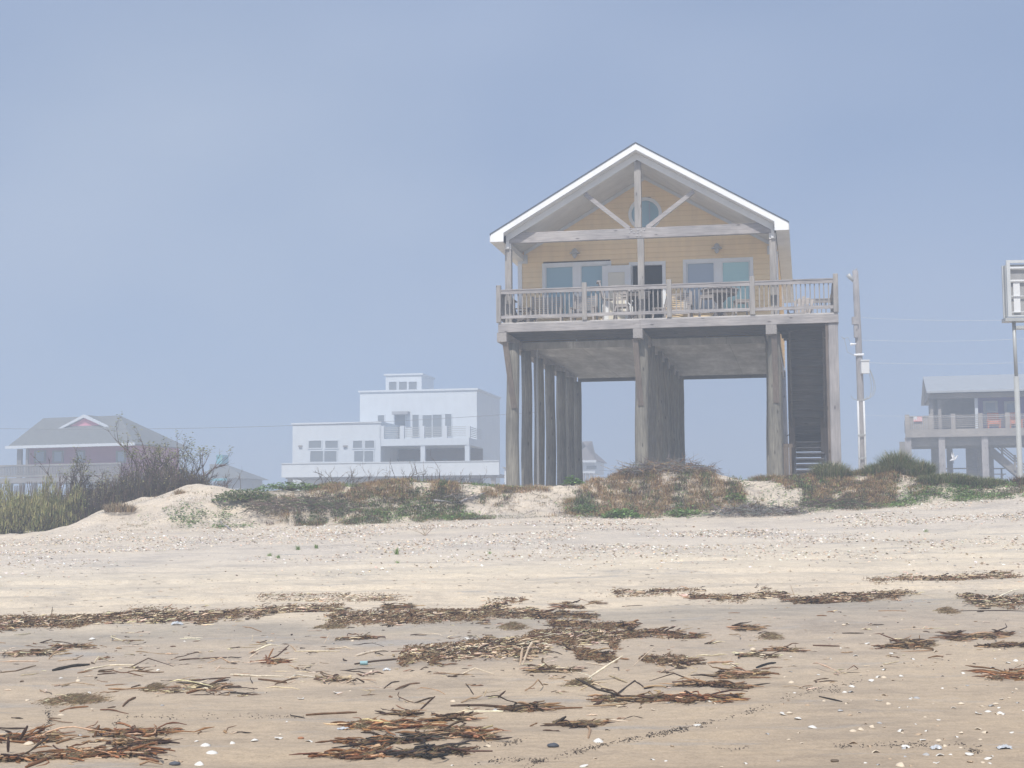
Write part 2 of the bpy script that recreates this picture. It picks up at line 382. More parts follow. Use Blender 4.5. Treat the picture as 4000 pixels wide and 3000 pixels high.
    # room behind the front door with its gloom put into near-black walls, darkening the open doorway
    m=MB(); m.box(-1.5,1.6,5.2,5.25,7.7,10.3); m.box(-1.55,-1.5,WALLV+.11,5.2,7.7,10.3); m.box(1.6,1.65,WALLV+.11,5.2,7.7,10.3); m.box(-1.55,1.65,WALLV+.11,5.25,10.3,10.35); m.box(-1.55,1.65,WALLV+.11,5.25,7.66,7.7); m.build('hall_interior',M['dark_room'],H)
    for s in (-1,1):
        m=MB(); x=cc+s*4.165; m.box(x,x-s*.14,WALLV-.035,WALLV-.024,7.5,EV-.44); m.box(x,x-s*.02,WALLV-.024,WALLV+.12,7.5,EV-.44); m.build('corner_trim',M['white'],H)
    m=MB(); m.prism([(cc-3.95,roofz(cc-3.95,.44)),(cc,PK-.44),(cc+3.95,roofz(cc+3.95,.44)),(cc+3.95,roofz(cc+3.95,.56)),(cc,PK-.56),(cc-3.95,roofz(cc-3.95,.56))],WALLV-.04,WALLV-.026)
    for s in (-1,1): m.box(cc+s*3.95,cc+s*3.84,WALLV-.042,WALLV-.026,EV-.50,roofz(cc+3.95,.55)); m.box(cc+s*4.165,cc+s*3.95,WALLV-.042,WALLV-.026,EV-.50,EV-.42)
    m.build('gable_trim',M['frieze'],H)
    # truss of the gable
    m=MB(); m.prism([(cc-4.13,10.28),(cc+4.13,10.28),(cc+4.13,10.33),(cc+3.62,10.6),(cc-3.62,10.6),(cc-4.13,10.33)],.32,.46); tb=m.build('tie_beam',M['wx'],H,bevel=.008)
    m=MB()
    for bx,bz in ((-.2,10.52),(-.12,10.46),(0,10.54),(.0,10.46),(.1,10.5),(.2,10.54),(-.03,10.36),(.08,10.36),(-.26,10.47)):
        m=MB(); m.tube([(cc+bx,.32,bz),(cc+bx,.295,bz)],[.022,.018],8); m.build('bolt',M['hw'],tb)
    for bx in (-4.05,4.05): m=MB(); m.tube([(cc+bx,.32,10.36),(cc+bx,.295,10.36)],[.025,.02],8); m.build('bolt',M['hw'],tb)
    m=MB(); m.box(cc-.10,cc+.11,.33,.52,10.61,12.68); m.build('king_post',M['wz'],H,bevel=.008)
    m=MB(); m.box(cc-.075+.05,cc+.12+.05,.335,.52,7.75,10.275); m.build('porch_post',M['wz'],H,bevel=.008)
    for s in (-1,1):
        m=MB(); m.box(cc+s*4.15,cc+s*3.95,.34,.53,7.75,10.275); m.build('porch_post',M['wz'],H,bevel=.008)
        e=cc+s*(1.62 if s<0 else 1.72); m=MB(); m.bar((cc+s*.27,.39,10.60),(e,.39,roofz(e,.44)-.04),.09,.13,(0,0,1)); m.build('diagonal_brace',M['wx'],H)
    # windows
    def window(a,b,l,t,panes,name='window'):
        m=MB(); tr=.11
        m.box(a,b,WALLV-.05,WALLV-.012,t-tr,t); m.box(a-.03,b+.03,WALLV-.07,WALLV-.012,l,l+.07)
        m.box(a,a+tr,WALLV-.048,WALLV-.012,l+.07,t-tr); m.box(b-tr,b,WALLV-.048,WALLV-.012,l+.07,t-tr)
        for (p0,q0),(p1,q1) in zip([x[0] for x in panes][:-1],[x[0] for x in panes][1:]): m.box(q0,p1,WALLV-.049,WALLV-.012,l+.07,t-tr)
        w=m.build(name,M['white'],H)
        for (p,q),gm in panes:
            g=MB(); g.box(p-.01,q+.01,WALLV+.02,WALLV+.03,l+.06,t-tr+.01); g.build('pane',gm,w)
            s_=MB(); s_.box(p,q,WALLV-.02,WALLV+.019,l+.07,l+.10); s_.box(p,p+.025,WALLV-.02,WALLV+.019,l+.1,t-tr-.0); s_.box(q-.025,q,WALLV-.02,WALLV+.019,l+.1,t-tr-.0); s_.box(p+.025,q-.025,WALLV-.02,WALLV+.019,t-tr-.03,t-tr); s_.build('sash',M['white'],w)
    window(-3.42,-1.17,8.22,10.0,[((-3.31,-2.41),M['glass_a']),((-2.16,-1.28),M['glass_b'])])
    window(1.12,3.33,8.22,9.95,[((1.24,2.11),M['glass_c']),((2.35,3.21),M['glass_d'])])
    # doorway and the open door
    m=MB(); m.box(-.60,-.49,WALLV-.05,WALLV+.1,7.75,9.93); m.box(.46,.57,WALLV-.05,WALLV+.1,7.75,9.93); m.box(-.49,.46,WALLV-.05,WALLV+.1,9.82,9.93); m.build('door_frame',M['white'],H)
    m=MB(); a,b=-1.45,-.53; v0,v1=WALLV-.20,WALLV-.16
    m.box(a,a+.17,v0,v1,7.80,9.82); m.box(b-.17,b,v0,v1,7.80,9.82); m.box(a+.17,b-.17,v0,v1,9.62,9.82); m.box(a+.17,b-.17,v0,v1,7.80,8.05)
    for x in (a+.17,b-.195): m.box(x,x+.025,v0-.012,v0-.001,8.05,9.62)
    m.box(a+.195,b-.195,v0-.012,v0-.001,9.595,9.62)
    d=m.build('door',M['white'],H)
    m=MB(); m.box(a+.171,b-.171,v0+.01,v0+.02,8.05,9.62); m.build('pane',M['glass_door'],d)
    for z in (8.62,8.82):
        m=MB(); m.tube([(a+.08,v0,z),(a+.08,v0-.05,z)],[.03,.034],10); m.build('door_knob',M['metal'],d)
    # round window
    m=MB(); n=40; ro,ri=.54,.435
    v=[];f=[]
    for i in range(n):
        t=2*PI*i/n
        for r_,y_ in ((ro,WALLV-.055),(ri,WALLV-.055),(ri,WALLV+.03),(ro,WALLV+.0)): v.append((cc+r_*math.cos(t),y_,11.48+r_*math.sin(t)))
    for i in range(n):
        j=(i+1)%n
        for k in range(4): f.append((i*4+k,i*4+(k+1)%4,j*4+(k+1)%4,j*4+k))
    m.add(v,f); rw=m.build('round_window',M['white'],H)
    m=MB(); m.add([(cc+.44*math.cos(2*PI*i/n),WALLV+.0,11.48+.44*math.sin(2*PI*i/n)) for i in range(n)],[tuple(range(n))]); m.build('pane',M['glass_b'],rw)
    m=MB(); m.box(cc+.12,cc+.16,WALLV-.02,WALLV-.004,11.08,11.88); m.build('curtain',M['glass_c'],rw)
    # wall lamps
    for lx,lz in ((-2.33,10.27),(2.21,10.25)):
        m=MB(); m.tube([(lx,WALLV-.02,lz+.08),(lx,WALLV-.06,lz+.08)],[.05,.05],10); m.tube([(lx,WALLV-.05,lz+.10),(lx,WALLV-.13,lz+.17),(lx,WALLV-.20,lz+.13)],.012,6)
        L=m.build('wall_lamp',M['metal'],H)
        m=MB(); m.tube([(lx,WALLV-.20,lz+.15),(lx,WALLV-.20,lz+.12),(lx,WALLV-.20,lz+.05),(lx,WALLV-.20,lz+.0),(lx,WALLV-.20,lz-.01)],[.03,.07,.105,.17,.175],16); m.build('lamp_shade',M['hw'],L,True)
        m=MB(); m.tube([(lx,WALLV-.20,lz+.0),(lx,WALLV-.20,lz-.08),(lx,WALLV-.20,lz-.16)],[.075,.08,.03],10); m.build('lamp_glass',M['hw'],L,True)
    # deck
    for (a,b) in ((-4.36,.0),(.004,5.86)):
        m=MB(); m.box(a,b,-.04,.0,7.46,7.72); m.build('rim_board',M['wx'],H,bevel=.006)
    m=MB(); m.box(-4.36,-4.32,.004,WALLV,7.46,7.72); m.build('side_rim',M['wy'],H); m=MB(); m.box(5.82,5.86,.004,4.2,7.46,7.72); m.build('side_rim',M['wy'],H); m=MB(); m.box(4.2,5.82,4.2,4.24,7.46,7.72); m.build('side_rim',M['wx'],H)
    m=MB(); y=-.03
    while y<4.15:
        x1=5.85
        x0=-4.35 if y<WALLV-.16 else 4.12
        m.box(x0,x1,y,y+.135,7.722,7.76); y+=.145
    m.build('deck_floor',M['floorwood'],H)
    m=MB(); y=.42
    while y<4.0:
        m.box(-4.31 if y<WALLV else 4.15,5.81,y,y+.04,7.47,7.715); y+=.4
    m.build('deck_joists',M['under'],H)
    m=MB(); m.box(-4.15,4.1,WALLV+.02,WALLV+.06,7.22,7.44); m.box(-4.1,4.05,WALLV+.06,BACK,7.44,7.47); m.build('underside_panel',M['soffit'],H)
    m=MB(); m.box(-4.15,4.1,BACK,BACK+.05,7.30,7.56); m.build('back_rim',M['under'],H)
    # girders
    for k,(u,w) in enumerate(((-4.25,.30),(-.07,.29),(3.9,.32))):
        m=MB(); m.box(u-w/2,u+w/2,-.05,14.6,7.17,7.455); m.build('girder',M['wy'],H,bevel=.006)
    # pilings
    vs=[.5,2.75,5.0,7.3,9.65,11.9,13.7]
    for u,du in ((-3.98,0),(.02,0),(3.95,0)):
        for i,v in enumerate(vs):
            if u>3 and i in (6,): pass
            r0=.178 if i else .205
            x=u+random.uniform(-.03,.03)-(.13 if (u>3 and i) else 0)+(-.02 if i==0 else 0); pts=[];rad=[]
            lean=random.uniform(-.05,.05); top=7.165 if u<-3 else 7.3
            gb=1.2
            for k in range(13):
                t=k/12; z=gb+(top-gb)*t
                pts.append((x+lean*(1-t)+.012*math.sin(t*9+i),v+.012*math.cos(t*7+i),z)); rad.append(r0*(1.06-.12*t)*(1+random.uniform(-.02,.02)))
            m=MB(); m.tube(pts,rad,14); m.build('piling',M['pile'],H,True)
    for u,s in ((-4.06,-1),(-.06,-1),(3.98,1)):
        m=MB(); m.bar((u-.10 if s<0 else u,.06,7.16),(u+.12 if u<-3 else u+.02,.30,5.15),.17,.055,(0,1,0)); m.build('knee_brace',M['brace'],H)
    m=MB(); m.bar((3.68,1.6,7.3),(3.86,.75,6.4),.06,.16,(0,1,0)); m.build('knee_brace',M['brace'],H)
    # pipes between the left pilings
    for u,v,r_,zt in ((-3.72,3.2,.035,7.3),(-3.9,9.9,.05,7.4),(-4.05,5.4,.03,7.3)):
        m=MB(); m.tube([(u,v,1.3),(u,v,zt)],r_,8); m.build('drain_pipe',M['frieze'],H,True)
    # right deck post
    m=MB(); m.box(5.56,5.84,.01,.20,1.2,7.455); m.build('corner_post',M['pale_pile'],H,bevel=.01)
    m=MB(); m.box(5.475,5.555,.02,.17,1.2,7.455); m.build('corner_post',M['brace'],H)
    m=MB(); m.box(5.3,5.6,3.9,4.15,1.2,7.455); m.box(4.3,4.5,3.9,4.1,1.2,7.455); m.build('stair_post',M['brace'],H)
    # service mast, meter and cables at the back corner
    m=MB(); m.tube([(4.02,15.6,1.2),(4.0,15.6,4),(3.96,15.6,7.6)],[.16,.155,.15],10); m.build('service_pole',M['pale_pile'],H,True)
    m=MB(); m.box(4.17,4.3,15.5,15.65,3.7,4.05); m.build('meter_box',M['metal'],H)
    m=MB()
    m.tube([(4.1,15.5,5.0),(4.42,10,4.85),(4.5,6,4.78),(4.55,4.3,4.9)],.018,5); m.tube([(4.1,15.5,3.4),(4.3,10,3.0),(4.5,6,2.75),(4.6,4.3,2.9)],.022,5); m.build('cable',M['dark_room'],H)
    # stairs: upper flight falls away from the viewer, lower flight comes back
    UL,UR=4.42,5.43
    m=MB(); n=15
    top=(1.0,7.70); bot=(4.6,4.25)
    for u in (UL,UR):
        m.add([(u-.03,top[0],top[1]),(u-.03,top[0],top[1]-.32),(u-.03,bot[0],bot[1]-.32),(u-.03,bot[0],bot[1]),(u+.03,top[0],top[1]),(u+.03,top[0],top[1]-.32),(u+.03,bot[0],bot[1]-.32),(u+.03,bot[0],bot[1])],[(0,1,2,3),(4,7,6,5),(0,4,5,1),(1,5,6,2),(2,6,7,3),(3,7,4,0)])
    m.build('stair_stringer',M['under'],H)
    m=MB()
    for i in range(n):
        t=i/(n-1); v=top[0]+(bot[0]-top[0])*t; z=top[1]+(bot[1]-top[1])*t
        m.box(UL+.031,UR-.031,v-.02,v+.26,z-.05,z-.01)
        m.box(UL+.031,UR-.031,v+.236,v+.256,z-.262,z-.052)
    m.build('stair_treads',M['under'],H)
    m=MB(); m.box(UL-.04,UR+.05,4.55,5.7,4.18,4.24); m.box(UL-.04,UR+.05,4.5,4.548,3.98,4.24); m.build('stair_landing',M['under'],H)
    m=MB(); l0=(4.45,4.2); l1=(1.6,1.75); n=14
    for u in (UL+.06,UR-.0):
        m.add([(u-.03,l0[0],l0[1]),(u-.03,l0[0],l0[1]-.34),(u-.03,l1[0],l1[1]-.34),(u-.03,l1[0],l1[1]),(u+.03,l0[0],l0[1]),(u+.03,l0[0],l0[1]-.34),(u+.03,l1[0],l1[1]-.34),(u+.03,l1[0],l1[1])],[(0,1,2,3),(4,7,6,5),(0,4,5,1),(1,5,6,2),(2,6,7,3),(3,7,4,0)])
    m.build('stair_stringer',M['wz'],H)
    m=MB()
    for i in range(n):
        t=i/(n-1); v=l0[0]+(l1[0]-l0[0])*t; z=l0[1]+(l1[1]-l0[1])*t
        m.box(UL+.095,UR-.035,v-.26,v+.02,z-.05,z-.005); m.box(UL+.095,UR-.035,v-.05,v-.03,z-.15,z-.052)
    m.build('stair_treads',M['wx'],H)
    m=MB(); x=4.16
    while x<4.40: m.box(x,x+.075,.9,.93,1.3,3.95); x+=.085
    m.box(4.14,4.44,.935,.975,3.85,3.96); m.build('slat_screen',M['brace'],H)
    # railing: four front bays and the side runs, each a part with rails and balusters below it
    ps=[-4.34,-1.68,.89,3.37,5.80]
    for i,u in enumerate(ps):
        m=MB(); w=.072; v0,v1=(-.085,.045) if i in(0,4) else (-.075,.04)
        m.box(u-w,u+w,v0-.0,v1,7.765 if i else 7.76,8.92+random.uniform(-.01,.01)); m.build('rail_post',M['wz'],H,bevel=.008)
    def run(p0,p1,axis):
        (a,fix),(b,_)=p0,p1
        def bx(m,s0,s1,c0,c1,z0,z1):
            if axis=='x': m.box(s0,s1,fix+c0,fix+c1,z0,z1)
            else: m.box(fix+c0,fix+c1,s0,s1,z0,z1)
        mt=M['wx'] if axis=='x' else M['wy']
        m=MB(); bx(m,a,b,-.07,.07,8.745,8.78); bx(m,a,b,-.055,-.015,8.64,8.74); r_=m.build('top_rail',mt,H)
        m=MB(); bx(m,a,b,-.055,-.015,7.88,7.975); m.build('bottom_rail',mt,H)
        m=MB(); n=int(round((b-a)/.134)); 
        for k in range(1,n):
            s=a+(b-a)*k/n+random.uniform(-.004,.004); bx(m,s-.018,s+.018,-.012,.022,7.89,8.74)
        m.build('balusters',M['wz'],H)
    for a,b in zip(ps[:-1],ps[1:]): run((a+.073,0),(b-.073,0),'x')
    run((.06,-4.31),(WALLV-.05,-4.31),'y'); run((.06,5.78),(4.1,5.78),'y'); run((4.6,4.14),(5.7,4.14),'x')
    m=MB(); m.box(5.70,5.84,4.07,4.21,7.76,8.9); m.build('rail_post',M['wz'],H)
build_house()

# ------------------------------------------------------------------ deck furniture (stands on the deck: top level things)
M['teak']=mat_wood('patio_wood',(.30,.27,.25),(.52,.48,.45),'x',knots=False)
M['teakd']=mat_wood('patio_wood_dark',(.16,.14,.13),(.28,.25,.23),'x',knots=False)
DZ=7.762
def place(name,u,v,rot,label,cat,group=None): return empty(name,hp(u,v,DZ),-TH+rot,label,cat,group)
def slat_chair(u,v,rot,w,label,group=None,name='patio_chair',cat='chair',mat='teak',legs_=2):
    r=place(name,u,v,rot,label,cat,group); h=w/2
    m=MB()   # seat slats
    for k in range(6): m.box(-h,h,-.25+k*.085,-.25+k*.085+.065,.38,.40)
    m.build('seat',M[mat],r)
    m=MB()
    for k in range(10):
        z=.46+k*.062; y=.26+.2*(z-.42); m.box(-h,h,y,y+.015,z,z+.034)
    m.box(-h-.02,-h+.04,.24,.30,.38,1.08);m.box(h-.04,h+.02,.24,.30,.38,1.08)
    m.build('backrest',M[mat],r)
    for s in (-1,1):
        m=MB(); m.box(s*h-.04,s*h+.04,-.30,.30,.60,.625); m.build('armrest',M[mat],r)
        for y in (-.25,.24):
            m=MB(); m.box(s*h-.03,s*h+.03,y-.03,y+.03,0,.60 if y<0 else .38); m.build('leg',M[mat],r)
    m=MB(); m.box(-h,h,-.27,-.25,.30,.379); m.build('apron',M[mat],r)
    return r
slat_chair(-3.15,1.75,.05,.95,'wide slatted wooden loveseat at the left end of the deck','slatted wooden deck chairs','patio_loveseat','loveseat')
slat_chair(-1.95,1.75,-.1,.72,'slatted wooden armchair behind the second railing post from the left','slatted wooden deck chairs')
slat_chair(1.02,1.8,-.12,.74,'slatted wooden armchair between doorway and right window','slatted wooden deck chairs')
def adirondack(u,v,rot,label,mat):
    r=place('adirondack_chair',u,v,rot,label,'chair','slatted wooden deck chairs')
    m=MB()
    for k in range(5): m.bar((-.27,-.32+k*.11,.36-k*.035),(.27,-.32+k*.11,.36-k*.035),.09,.02,(0,0,1))
    m.build('seat',M[mat],r)
    m=MB()
    for k in range(5):
        x=-.22+k*.11; m.bar((x,.18,.2),(x*1.25,.48,1.0-abs(k-2)*.06),.095,.02,(0,-1,.35))
    m.build('backrest',M[mat],r)
    for s in (-1,1):
        m=MB(); m.box(s*.33-.06,s*.33+.06,-.42,.30,.55,.575); m.build('armrest',M[mat],r)
        m=MB(); m.box(s*.29-.02,s*.29+.02,-.40,-.31,0,.549); m.build('leg',M[mat],r)
        m=MB(); m.bar((s*.27,-.36,.35),(s*.27,.5,.04),.03,.12); m.build('side_board',M[mat],r)
    return r
adirondack(-3.86,1.3,R(75),'dark wooden adirondack chair behind the left corner post','teakd')
adirondack(4.75,2.9,R(-15),'grey wooden adirondack chair beyond the right porch post','teak')
def bar_table(u,v,rot,rad,h,label):
    r=place('bar_table',u,v,rot,label,'table','high tables on the deck')
    m=MB(); pts=[(rad*math.cos(2*PI*k/8+PI/8),rad*math.sin(2*PI*k/8+PI/8)) for k in range(8)]; m.prism(pts,h-.035,h,'z'); tp=m.build('tabletop',M['teak'],r)
    m=MB(); pts=[(rad*.93*math.cos(2*PI*k/8+PI/8),rad*.93*math.sin(2*PI*k/8+PI/8)) for k in range(8)]; m.prism(pts,h-.17,h-.037,'z'); m.build('apron',M['teakd'],r)
    m=MB(); m.box(-.06,.06,-.06,.06,.12,h-.171); m.build('pedestal',M['teakd'],r)
    for k in range(4):
        a=PI/4+k*PI/2; c,s=math.cos(a),math.sin(a)
        m=MB(); m.bar((.05*c,.05*s,h-.42),(.34*c,.34*s,h-.18),.045,.07); m.bar((.04*c,.04*s,.38),(.42*c,.42*s,.02),.045,.08); m.build('leg',M['teakd'],r)
    return r
bar_table(2.32,1.45,.1,.62,1.02,'large octagonal bar height table in front of the right window')
bar_table(-.28,1.35,.1,.52,1.0,'smaller bar height table in front of the open doorway')
def stool(u,v,rot,label,back=False,h=.74):
    r=place('bar_chair' if back else 'bar_stool',u,v,rot,label,'bar chair' if back else 'stool','tall seats round the deck tables')
    m=MB()
    for k in range(4): m.box(-.21,.21,-.2+k*.1,-.2+k*.1+.085,h-.03,h)
    m.box(-.2,.2,-.19,-.17,h-.10,h-.031); m.box(-.2,.2,.16,.18,h-.10,h-.031); m.build('seat',M['teak'],r)
    for sx in (-1,1):
        for sy in (-1,1):
            m=MB(); m.bar((sx*.17,sy*.15,h-.031),(sx*.25,sy*.22,0),.045,.045,(0,1,0)); m.build('leg',M['teak'],r)
    m=MB(); m.box(-.2,.2,-.21,-.18,.27,.31); m.build('footrest',M['teak'],r); m=MB(); m.box(-.2,.2,.18,.21,.27,.31); m.build('footrest',M['teak'],r)
    if back:
        m=MB(); m.bar((-.19,.2,h),(-.21,.32,h+.52),.04,.05); m.bar((.19,.2,h),(.21,.32,h+.52),.04,.05)
        for k in range(4):
            z=h+.1+k*.09; m.box(-.19,.19,.22+.02*k,.24+.02*k,z,z+.06)
        m.bar((-.24,.33,h+.53),(.24,.33,h+.53),.13,.04); m.build('backrest',M['teak'],r)
    return r
stool(1.98,.75,0,'wooden stool at the near left side of the large octagonal table')
stool(3.0,.95,.3,'wooden stool at the near right side of the large octagonal table',h=.60)
stool(-1.05,1.05,R(100),'high-backed wooden bar chair in front of the open white door',True,.78)
stool(-.62,.75,R(180),'high-backed wooden bar chair nearest the railing, left of the middle post',True,.55)
stool(.42,1.5,R(-80),'high-backed wooden bar chair just inside the doorway trim on the right',True,.5)

# ------------------------------------------------------------------ far houses
class Site:
    """a facade plane through a known point; f(px,py,dv) gives local (u,w) on the plane dv metres behind it"""
    def __init__(s,px,py,Y,yaw): s.O=at(px,py,Y); s.O[2]=0; s.F=np.array([math.cos(yaw),-math.sin(yaw),0]); s.D=np.array([math.sin(yaw),math.cos(yaw),0]); s.yaw=yaw
    def f(s,px,py,dv=0):
        d=ray(px,py); t=((s.O+s.D*dv-CAM)@s.D)/(d@s.D); X=CAM+d*t; return float((X-s.O)@s.F),float(X[2])
    def root(s,name,label,cat='house'): return empty(name,tuple(s.O),-s.yaw,label,cat)
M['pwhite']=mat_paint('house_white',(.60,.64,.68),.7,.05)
M['pgrey']=mat_paint('house_grey',(.34,.35,.37),.7,.1)
M['dglass']=mat_glass('dark_glass',(.20,.22,.24),.15)
M['dbrown']=mat_paint('porch_shade_brown',(.20,.17,.16),.8,.1)
M['rdark']=mat_paint('roof_grey',(.17,.175,.17),.8,.1)
M['pink']=mat_paint('pink_siding',(.72,.30,.38),.7,.08)
M['mauve']=mat_paint('mauve_siding',(.50,.17,.25),.7,.08)
M['farwood']=mat_wood('far_wood',(.20,.19,.17),(.34,.32,.30),'x',False)
M['farpale']=mat_wood('far_pale_wood',(.26,.24,.22),(.38,.355,.33),'x',False)
M['purple']=mat_paint('purple_siding',(.24,.18,.46),.7,.08)
M['teal']=mat_paint('turquoise_paint',(.16,.46,.54),.6,.05)
M['metalroof']=mat_paint('metal_roof',(.38,.40,.42),.4,.08)
def pbox(s,m,x0,y0,x1,y1,dv,d=.1):
    u0,w0=s.f(x0,y1,dv); u1,w1=s.f(x1,y0,dv)
    ua,_=s.f(x0,(y0+y1)/2,dv); ub,_=s.f(x1,(y0+y1)/2,dv)
    m.box(ua,ub,dv,dv+d,w0,w1); return ua,ub,w0,w1
def white_house():
    q=lambda x,y:(1050+x/2.212,1400+y/2.212)
    s=Site(*q(600,900),115,TH); r=s.root('white_house','white flat-roofed modern house fading in the fog left of the yellow house')
    # local outlines
    def F(x,y,dv=0): return s.f(*q(x,y),dv)
    def B(m,x0,y0,x1,y1,dv,d): return pbox(s,m,*q(x0,y0),*q(x1,y1),dv,d)
    lo=0.5
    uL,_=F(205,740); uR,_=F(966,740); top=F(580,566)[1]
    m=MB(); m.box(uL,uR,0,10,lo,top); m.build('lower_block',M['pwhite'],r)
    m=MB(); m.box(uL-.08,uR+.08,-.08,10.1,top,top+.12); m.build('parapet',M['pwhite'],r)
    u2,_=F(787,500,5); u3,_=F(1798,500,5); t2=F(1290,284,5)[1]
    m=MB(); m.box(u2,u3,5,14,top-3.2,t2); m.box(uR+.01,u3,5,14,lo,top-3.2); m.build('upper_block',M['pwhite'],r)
    m=MB(); m.box(u2-.1,u3+.1,4.9,14.1,t2,t2+.14); m.build('parapet',M['pwhite'],r)
    u4,_=F(1010,240,7); u5,_=F(1320,240,7); t3=F(1160,146,7)[1]
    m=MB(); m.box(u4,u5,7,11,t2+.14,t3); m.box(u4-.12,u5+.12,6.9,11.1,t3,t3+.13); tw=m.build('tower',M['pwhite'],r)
    def win(x0,y0,x1,y1,dv,nm='window',mat='dglass',fr=.07):
        a,b,c,d=s.f(*q(x0,(y0+y1)/2),dv)[0],s.f(*q(x1,(y0+y1)/2),dv)[0],s.f(*q((x0+x1)/2,y1),dv)[1],s.f(*q((x0+x1)/2,y0),dv)[1]
        m=MB(); m.box(a-fr,a,dv-.06,dv-.004,c-fr,d+fr); m.box(b,b+fr,dv-.06,dv-.004,c-fr,d+fr); m.box(a,b,dv-.06,dv-.004,d,d+fr); m.box(a,b,dv-.06,dv-.004,c-fr,c)
        w=m.build(nm,M['pwhite'],r); m=MB(); m.box(a,b,dv-.03,dv-.006,c,d); m.build('pane',M[mat],w)
    for x0,x1 in ((1040,1105),(1125,1195),(1210,1280)): win(x0,203,x1,284,7)
    for x0,x1 in ((347,455),(490,598),(730,807),(832,912)): win(x0,712,x1,774,0)
    for x0,x1 in ((360,470),(482,587),(740,817),(828,905)): win(x0,802,x1,893,0)
    win(943,492,1000,550,5); win(1243,488,1297,672,5); win(1330,492,1408,685,5); win(1418,487,1495,682,5); win(1525,482,1580,668,5)
    win(1090,490,1180,696,5,'door')
    m=MB(); B(m,1062,456,1200,484,4.3,.68); m.build('door_canopy',M['pgrey'],r)
    # balcony
    uB,_=F(1730,700); zt=F(1350,690)[1]; zb=F(1350,752)[1]
    m=MB(); m.box(uR+.02,uB,0,4.98,zb,zt); m.build('balcony',M['pwhite'],r)
    for x in (977,1150,1325,1520,1720):
        u,_=F(x,640); z1=F(x,582)[1]; m=MB(); m.box(u-.16,u+.16,0,.3,zt,z1); m.build('balcony_post',M['pwhite'],r)
    m=MB(); z1=F(1350,600)[1]
    for k in range(6):
        z=zt+.12+k*(z1-zt-.1)/5.; m.box(uR+.1,uB-.1,.1,.16,z,z+.05)
        m.box(uB-.14,uB-.08,.3,4.9,z,z+.05)
    m.build('balcony_rail',M['metal'],r)
    for x in (1328,1712):
        u,_=F(x,820); m=MB(); m.box(u-.17,u+.17,.05,.4,lo,zb); m.build('porch_column',M['pwhite'],r)
    m=MB(); m.box(uR+.1,uB,4.85,4.97,lo,zb-.05); m.build('porch_back_wall',M['dbrown'],r)
    for x0,x1 in ((1080,1140),(1180,1260),(1500,1545)):
        a,_=F(x0,840,4.8); b,_=F(x1,840,4.8); m=MB(); m.box(a,b,4.78,4.84,lo,zb-.8); m.build('porch_door',M['dglass'],r)
    for x0,x1 in ((260,290),(645,680)):
        a,w=F(x0,765); b,w2=F(x1,752); m=MB(); m.box(a,b,-.14,-.004,w,w2); m.build('wall_lamp',M['farpale'],r)
    # front terrace wall
    uW,_=F(110,960,-4); uX,_=F(1990,960,-4); zt2=F(1050,900,-4)[1]; zb2=F(1050,1018,-4)[1]
    m=MB(); m.box(uW,uX,-4,-3.8,zb2,zt2); m.box(uW,uX,-4.06,-3.74,zt2,zt2+.05); m.box(F(878,960,-4)[0],F(884,960,-4)[0],-4.04,-4.004,zb2,zt2); m.build('terrace_wall',M['pwhite'],r)
    m=MB(); m.box(uW+.2,uX-.2,-3.7,-.1,zb2-.1,zb2+.1); m.build('terrace_floor',M['pgrey'],r)
    for k in range(7):
        u=uW+.5+(uX-uW-1)*k/6; m=MB(); m.box(u-.15,u+.15,-3.7,-3.4,.6,zb2-.1); m.build('terrace_pier',M['farpale'],r)
    # grey rear wing
    a,_=F(1800,600,12); b,_=F(1965,600,12); t=F(1880,405,12)[1]
    m=MB(); m.prism([(a,lo),(b-.6,lo),(b-.6,t-.6),(a,t)],11,13); m.build('rear_wing',M['pgrey'],r)
    m=MB(); m.prism([(a-.2,t+.03),(b-.3,t-.62),(b-.3,t-.5),(a-.2,t+.15)],10.8,13.3); m.build('rear_roof',M['pwhite'],r)
    # white shed by the yellow house
    s2=Site(*q(2060,1050),95,TH); r2=s2.root('garden_shed','small white shed between the white house and the front piling','shed')
    g=lambda x,y,dv=0: s2.f(*q(x,y),dv)
    a,_=g(2036,1000); b,_=g(2086,1000); t=g(2060,948)[1]
    m=MB(); m.box(a,b,0,1.5,.8,t); m.build('wall',M['pwhite'],r2); m=MB(); m.box(a-.1,b+.1,-.12,1.6,t,t+.07); m.build('roof',M['pgrey'],r2)
    m=MB(); m.box(a+.15,a+.5,-.03,-.003,.9,t-.15); m.build('door',M['pgrey'],r2)
white_house()
